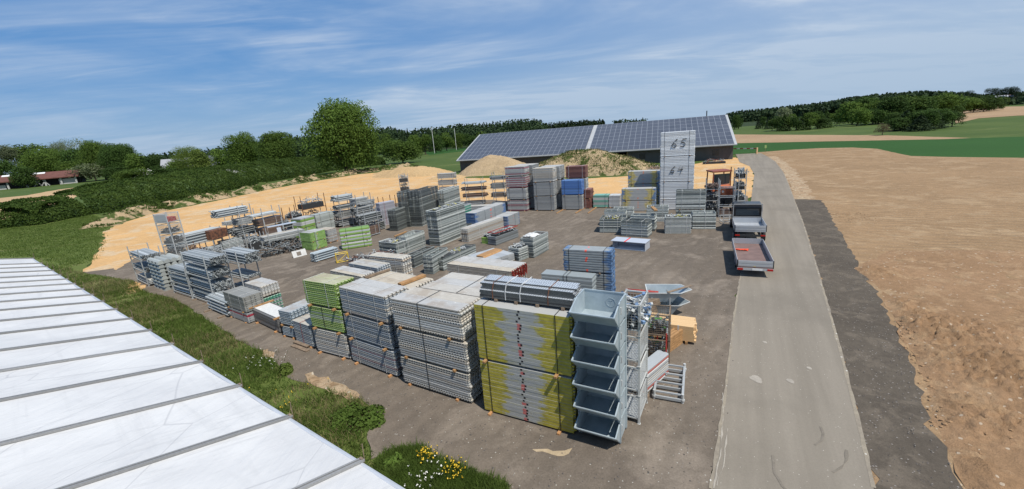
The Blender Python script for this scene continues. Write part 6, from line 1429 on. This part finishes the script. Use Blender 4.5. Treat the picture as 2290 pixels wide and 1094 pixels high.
# --- long shrub belt
def belt(base,rear,n,label,m,leaf=.16,name='shrub_belt',amp=.35,seed=3):
    r=np.random.default_rng(seed); B=[at(*p) for p in base]; 
    Hh=[]; Dp=[]
    pts=[]
    for b_,t_ in zip(B,rear): pass
    seg=[(B[i+1]-B[i]).length for i in range(len(B)-1)]; tot=sum(seg); C=[]; NB=[]
    ws=np.array(seg); ws/=ws.sum()
    for i in range(len(B)-1):
        k=int(n*ws[i]); f=r.uniform(0,1,k); u=r.uniform(0,1,k); s=(sum(seg[:i])+f*seg[i])
        d=(B[i+1]-B[i]).normalized(); nn=np.array((-d.y,d.x)); nn=nn if nn[0]*B[i].x+nn[1]*B[i].y>0 else -nn
        (dp0,h0),(dp1,h1)=rear[i],rear[i+1]; dp=dp0+(dp1-dp0)*f; h=h0+(h1-h0)*f
        # cross-section: steep front, domed top
        a=u*math.pi*.78; yy=.5-.5*np.cos(a/.78*.9); zz=np.sin(np.minimum(a*1.25,math.pi/2+a*.18)); 
        bum=(np.sin(s*.9+yy*4)+np.sin(s*2.3+yy*7+1)+np.sin(s*.37+2)*1.2+np.sin(yy*11+s*1.7))*.25
        zz=zz*(1+amp*.35*bum)+r.normal(size=k)*.02
        off_=yy*dp-amp*bum*.8*(1-yy)+r.normal(size=k)*.12
        x=B[i].x+d.x*f*seg[i]+nn[0]*off_; y=B[i].y+d.y*f*seg[i]+nn[1]*off_; C.append(np.stack([x,y,np.clip(zz,0.02,1.4)*h],1)); NB.append(np.stack([-nn[0]*np.cos(a),-nn[1]*np.cos(a),np.sin(a)],1))
    C=np.concatenate(C); NB=np.concatenate(NB); me=quads_mesh(name,leaf_quads(C,leaf,NB*.8,.2)); me.materials.append(m)
    t=empty(name,B[0],0,label,'shrubs'); o=bpy.data.objects.new('foliage',me); link(o,t); o.location=-Vector(B[0]); return t
belt([(-40,520),(0,512),(88,503),(205,480),(307,464),(410,444),(527,423),(600,407),(680,394),(749,381),(810,373),(863,367)],
     [(5,3.0),(7,3.2),(9,3.6),(13,4.0),(17,4.6),(20,5.2),(22,5.6),(22,6.0),(20,6.2),(16,5.8),(12,5.0),(8,3.0)],190000,'long dark green shrub belt between the sand ridge and the left fields',L_hedge,.17)
belt([(1140,300),(1141,300)],[(1,1),(1,1)],10,'x',L_hedge) if False else None
# --- tufts on ridge and mounds (weeds)
def tufts(name,C,h,w,m,per=5,spread=.12,kind='stuff',lean=.5):
    n=len(C)*per; base=np.repeat(C,per,0)+np.concatenate([rng.normal(size=(n,2))*spread,np.zeros((n,1))],1)
    hh=h*rng.uniform(.5,1.25,size=(n,1)); th=rng.uniform(0,6.28,n); dx=np.stack([np.cos(th),np.sin(th),np.zeros(n)],1)*w*.5
    tip=base+np.concatenate([rng.normal(size=(n,2))*lean*h,hh],1); Q=np.stack([base-dx,base+dx,tip],1)
    me=quads_mesh(name,Q,3); me.materials.append(m); o=bpy.data.objects.new(name,me); link(o); tag(o,kind=kind); return o
def nzf(x,y,s,seed=0): 
    return (np.sin(x*s+seed)+np.sin(y*s*1.3+seed*2)+np.sin((x+y)*s*.7+seed*3)+np.sin((x-1.7*y)*s*1.9+seed))*.25
m_grass=leafmat('grass_blades',(.075,.12,.022),(.115,.16,.036),.5,.4)
m_weed=leafmat('weed_leaves',(.05,.085,.016),(.08,.12,.025),.5,.3)
m_straw=leafmat('dry_grass',(.20,.17,.08),(.28,.24,.12),.5,.3)
pr=RIDGE.reshape(-1,3); k=(nzf(pr[:,0],pr[:,1],.55,1)+rng.normal(size=len(pr))*.25>.22)&(pr[:,2]>.1); tufts('weeds',np.repeat(pr[k],3,0)+rng.normal(size=(k.sum()*3,3))*[.15,.15,0],.35,.22,m_weed,4,.2)
pr=MND2.reshape(-1,3); k=(pr[:,2]>.25)&(nzf(pr[:,0],pr[:,1],.8,3)+rng.normal(size=len(pr))*.3>.05); tufts('weeds',pr[k],.3,.2,m_weed,4,.25)
k=(pr[:,2]>.25)&(rng.uniform(size=len(pr))<.25); tufts('dry_grass',pr[k],.35,.12,m_straw,4,.25)
# --- grass on the verge
VG=[(190,612),(258,624),(300,630),(312,647),(330,657),(385,669),(425,691),(488,733),(551,772),(586,786),(625,821),(649,850),(722,870),(800,892),(828,913),(823,950),(816,985),(826,1040),(880,1090),(860,1150),(800,1060),(632,960),(520,885),(432,830),(368,790),(273,733),(190,675),(110,618),(80,588),(150,600)]
vp=[V2(at(*p)) for p in VG]; a=np.array(vp)
def scatter(poly,n):
    a=np.array(poly); X=rng.uniform(a[:,0].min(),a[:,0].max(),n); Y=rng.uniform(a[:,1].min(),a[:,1].max(),n); k=inpoly(X,Y,poly); return np.stack([X[k],Y[k],np.zeros(k.sum())],1)
C=scatter(vp,150000); C=C[rng.uniform(size=len(C))<np.clip(1.6-np.hypot(C[:,0],C[:,1])/40,.25,1)]
k=nzf(C[:,0],C[:,1],1.1,2)+rng.normal(size=len(C))*.2>-.35; tufts('grass',C[k],.20,.030,m_grass,5,.07)
k=nzf(C[:,0],C[:,1],.8,7)+rng.normal(size=len(C))*.35>.12; tufts('dry_grass',C[k],.26,.022,m_straw,3,.09)
C2=scatter([V2(at(*p)) for p in [(872,1015),(900,1008),(942,1005),(978,1033),(1037,1052),(1064,1066),(1126,1086),(1150,1160),(860,1150),(840,1040)]],9000)
k=nzf(C2[:,0],C2[:,1],3.,2)+rng.normal(size=len(C2))*.2>-.4; tufts('grass',C2[k],.20,.035,m_grass,6,.08)
C3=scatter([V2(at(*p)) for p in [(-80,560),(0,512),(88,505),(205,480),(250,505),(228,520),(230,540),(205,585),(150,600),(75,575),(0,575)]],34000); tufts('grass',C3,.16,.05,m_grass,4,.3)
# low leafy plants and flowers on the verge
def plant(name,cpx,r,h,n,m,label,cat='plant',leaf=.05):
    P=at(*cpx); C=[]; N_=[]
    d=rng.normal(size=(n,3)); d/=np.linalg.norm(d,axis=1)[:,None]; d[:,2]=abs(d[:,2]); q=d*rng.uniform(.5,1,size=(n,1))**.5*[r,r,h]
    if n>1000:
        lo=np.array([(0,0),(.7,.3),(-.5,.5),(.2,-.7),(-.7,-.3),(.9,-.4),(-1.0,.2)])[rng.integers(0,7,n)]*r; sc_=rng.uniform(.5,.9); q=q*.62; q[:,:2]+=lo; q[:,2]*=1.3-.5*np.abs(lo[:,0])/r
    q[:,2]*=1+.3*np.sin(q[:,0]*9)*np.sin(q[:,1]*8); me=quads_mesh(name,leaf_quads(q,leaf,d*.8,.4)); me.materials.append(m); o=bpy.data.objects.new(name,me); link(o); o.location=P; tag(o,label,cat); return o
plant('bush',(800,938),.66,.45,2300,L_mid,'dense green bush at the tip of the verge beside the gravel','bush',.06)
plant('leafy_weed',(640,835),.28,.45,420,L_lite,'leafy weed growing at the gravel edge near the loose planks','plant',.06)
plant('leafy_weed',(880,1040),.35,.25,420,L_mid,'low weed left of the yellow flowers','plant',.05)
m_yf=plain('yellow_petals',(.75,.50,.03),.6,0,.1); m_wf=plain('white_petals',(.75,.74,.68),.6,0,.1)
def flowers(name,cpx,r,n,m,label,h=.35,s=.022):
    P=at(*cpx); b=MB()
    base=np.concatenate([rng.normal(size=(n,2))*r,np.zeros((n,1))],1); z=rng.uniform(.5,1,n)*h
    for (x,y,_),zz_ in zip(base,z): b.bar((x,y,0),(x+.01,y,zz_),.006,n=3)
    o_=b.build('flower_stems',m_weed,None,P); tag(o_,kind='stuff')
    C=np.stack([base[:,0],base[:,1],z],1); C=np.repeat(C,3,0)+rng.normal(size=(3*n,3))*.015; me=quads_mesh('petals',leaf_quads(C,s,None,1.2)); me.materials.append(m); tag(inst('flowers',me,m,None,P),kind='stuff')
flowers('flower_patch',(955,1030),.15,42,m_yf,'patch of yellow flowers on the weedy gravel, left one')
flowers('flower_patch',(1018,1062),.17,46,m_yf,'patch of yellow flowers on the weedy gravel, right one')
flowers('flower_patch',(950,1078),.22,32,m_wf,'patch of white flowers below the yellow ones')
flowers('flower_patch',(598,905),.7,40,m_yf,'scattered yellow flowers in the verge beside the hall',.3,.02)
flowers('flower_patch',(600,812),.5,50,m_wf,'scattered pale flowers at the gravel edge',.3,.018)
# stones: clods on the field and pebbles on the gravel
def stones(name,C,s0,s1,m,flat=.6):
    n=len(C); base=np.array([(1,0,0),(-1,0,0),(0,1,0),(0,-1,0),(0,0,1),(0,0,-.4)],float); F=[(0,2,4),(2,1,4),(1,3,4),(3,0,4)]
    V=[]; s=rng.uniform(s0,s1,n)**1.0; pts=base[None]*rng.uniform(.6,1.3,size=(n,6,3))*s[:,None,None]; pts[:,:,2]*=flat
    th=rng.uniform(0,6.28,n); c,si=np.cos(th)[:,None],np.sin(th)[:,None]; x=pts[:,:,0]*c-pts[:,:,1]*si; y=pts[:,:,0]*si+pts[:,:,1]*c; pts=np.stack([x,y,pts[:,:,2]],-1)+C[:,None,:]
    Q=np.concatenate([pts[:,list(f),:] for f in F],0); me=quads_mesh(name,Q,3); me.materials.append(m); o=bpy.data.objects.new(name,me); link(o); tag(o,kind='stuff'); return o
m_clod=plain('soil_clods',(.34,.215,.122),.95,0,.25,3,.1)
FPOLY=[V2(at(*p)) for p in FLD]; SPOLY=[V2(at(*p)) for p in STR]
def onfield(C): return C[inpoly(C[:,0],C[:,1],FPOLY)&~inpoly(C[:,0],C[:,1],SPOLY)]
m_peb=plain('pale_pebbles',(.25,.23,.205),.8,0,.3,3); m_dpeb=plain('dark_pebbles',(.12,.105,.092),.9,0,.3,3)
FLDn=[V2(at(*p)) for p in [(1960,560),(2290,560),(2500,700),(2700,1200),(2170,1100),(2110,1000),(2060,860),(2010,720)]]
C=scatter(FLDn,16000); k=nzf(C[:,0],C[:,1],.9,5)+.6*nzf(C[:,0],C[:,1],.33,1)+rng.normal(size=len(C))*.22>.38; C[:,2]=.012; stones('soil_clods',onfield(C[k][::3]),.015,.05,m_clod,.5)
k=rng.uniform(size=len(C))<.15; stones('soil_clods',onfield(C[k]),.012,.035,m_clod,.8)
for (x,y,r,n,s) in ((2110,745,1.4,260,.12),(2190,745,1.0,100,.09),(2235,830,1.6,260,.12),(2190,940,.9,100,.10),(1893,480,.8,90,.09),(1900,490,1.,90,.08)):
    P=at(x,y); q=rng.normal(size=(n,2))*r*[1.,.55]; ang_=R(-20); q=q@np.array([[math.cos(ang_),math.sin(ang_)],[-math.sin(ang_),math.cos(ang_)]]); hh_=.28*np.exp(-(q**2).sum(1)/(r*r))*rng.uniform(.2,1,n)
    stones('soil_clods',onfield(np.stack([P.x+q[:,0],P.y+q[:,1],hh_*.6+.02],1)),.03,s*.7,m_clod,.5)
C=scatter(yp,60000); dist=np.hypot(C[:,0],C[:,1]); C=C[dist<20]; C[:,2]=.014; k=rng.uniform(size=len(C))<.5; stones('gravel_pebbles',C[k],.008,.022,m_peb,.7); stones('gravel_pebbles',C[~k],.012,.04,m_dpeb,.7)
C=scatter([V2(at(*p)) for p in STR],40000); C[:,2]=.018; stones('gravel_pebbles',C[::2],.01,.032,m_dpeb,.6); stones('gravel_pebbles',C[::14]+.03,.01,.025,m_peb,.8)
# --- farm shed and houses on the left
FA=at(-30,428); FB=at(176,409); fa=math.atan2((FB-FA).y,(FB-FA).x); fl=(FB-FA).length; hz_=hgt(FA,400)
FS=empty('farm_shed',FA,fa,'long open farm shed with red tiled roof and white posts at the far left','shed')
mt=plain('red_roof_tiles',(.15,.06,.045),.8,0,.3,.6); mwh=plain('white_render',(.42,.42,.41),.8,0,.1,.3)
b=MB(); b.prism([(-1,hz_*.62),(9,hz_*1.12),(9,hz_*1.05),(-1,hz_*.55)],-1,fl+1,'x'); b.prism([(9,hz_*1.12),(19,hz_*.62),(19,hz_*.55),(9,hz_*1.05)],-1,fl+1,'x'); b.build('roof',mt,FS)
b=MB(); b.box(0,fl,8,18,0,hz_*.6); b.build('wall',m_wall,FS)
for f in (.02,.22,.42,.62,.8,.97): b=MB(); b.box(fl*f,fl*f+.8,0,.8,0,hz_*.58); b.build('post',mwh,FS)
b=MB(); b.box(0,fl*.2,.9,1.2,0,hz_*.35); b.box(fl*.78,fl*.98,.9,1.2,0,hz_*.45); b.build('wall',mwh,FS)
b=MB(); 
for f in (.5,.58): b.bar((fl*f,.2,0),(fl*(f+.06),.2,hz_*.5),.4); b.bar((fl*(f+.09),.2,0),(fl*(f+.03),.2,hz_*.5),.4)
b.build('brace',mwh,FS)
b=MB(); sl2=math.atan2(hz_*.5,10); b.box(fl*.1,fl*.52,5.6,8.6,0,.1); b.build('roof_window_strip',M['white'],FS,(0,0,hz_*.86-5.6*math.tan(sl2)*.0+.15),(0,0,0)) if False else None
b=MB(); b.prism([(6.2,hz_*.62+(7.2)*hz_*.05+.1),(8.2,hz_*.62+9.2*hz_*.05+.1),(8.2,hz_*.62+9.2*hz_*.05+.3),(6.2,hz_*.62+7.2*hz_*.05+.3)],fl*.15,fl*.62,'x'); b.build('skylight_strip',M['white'],FS)
def house(px,py,w,d,h,rh,label,wall,roof,ang=.3,dist=None):
    P=at(px,py)
    t=empty('house',P,ang,label,'house'); b=MB(); b.box(0,w,0,d,0,h); b.build('wall',wall,t)
    b=MB(); b.prism([(-.5,h-.3),(d/2,h+rh),(d+.5,h-.3)],-.5,w+.5,'x'); b.build('roof',roof,t)
    b=MB(); 
    for k in range(max(2,int(w/3))): b.box(1+k*3,2+k*3,-.06,-.01,1,2.2)
    b.build('window',mdw,t)
mgr=plain('grey_roof',(.30,.31,.33),.7,0,.15,.5)
house(366,396,16,10,5,5,'white house with pale grey roof half hidden behind the shrub belt',mwh,mgr,.4)
house(470,392,14,10,5,5,'house with a dark grey roof peeping out between the trees',mwh,plain('dark_grey_roof',(.07,.08,.09),.7),.2)
random.seed(9)
for i,(x,y) in enumerate(((1664,268.5),(1697,267),(1741,262),(2232,232),(2243,231),(2255,231),(2266,229),(2274,230))):
    house(x,y,14 if x<1800 else 16,10,5,4,['tiny white farmhouse beyond the rape field','tiny white church-like house beyond the rape field','tiny pale house by the far woods','leftmost white house of the hamlet on the right skyline','second white house of the hamlet on the right skyline','third white house of the hamlet on the right skyline','fourth white house of the hamlet on the right skyline','rightmost white house of the hamlet on the right skyline'][i],mwh,mgr if i%2 else mt,.1*i)
plant('blossom_bush',(325,400),7,5,500,m_wf,'white blossoming bush right of the grove','bush',.5)
# loose planks by the verge
for i,(p,q,z,lab) in enumerate((((650,776),(684,789),.0,'lower loose weathered plank on gravel near the verge'),((656,770),(686,781),.06,'upper loose weathered plank on gravel near the verge'))):
    P=at(*p); Q=at(*q); b=MB(); b.box(0,(Q-P).length,0,.2,0,.055); tag(b.build('loose_plank',M['wood2'],None,(P.x,P.y,z+.014),(0,0,math.atan2((Q-P).y,(Q-P).x)),bevel=.005),lab,'plank')
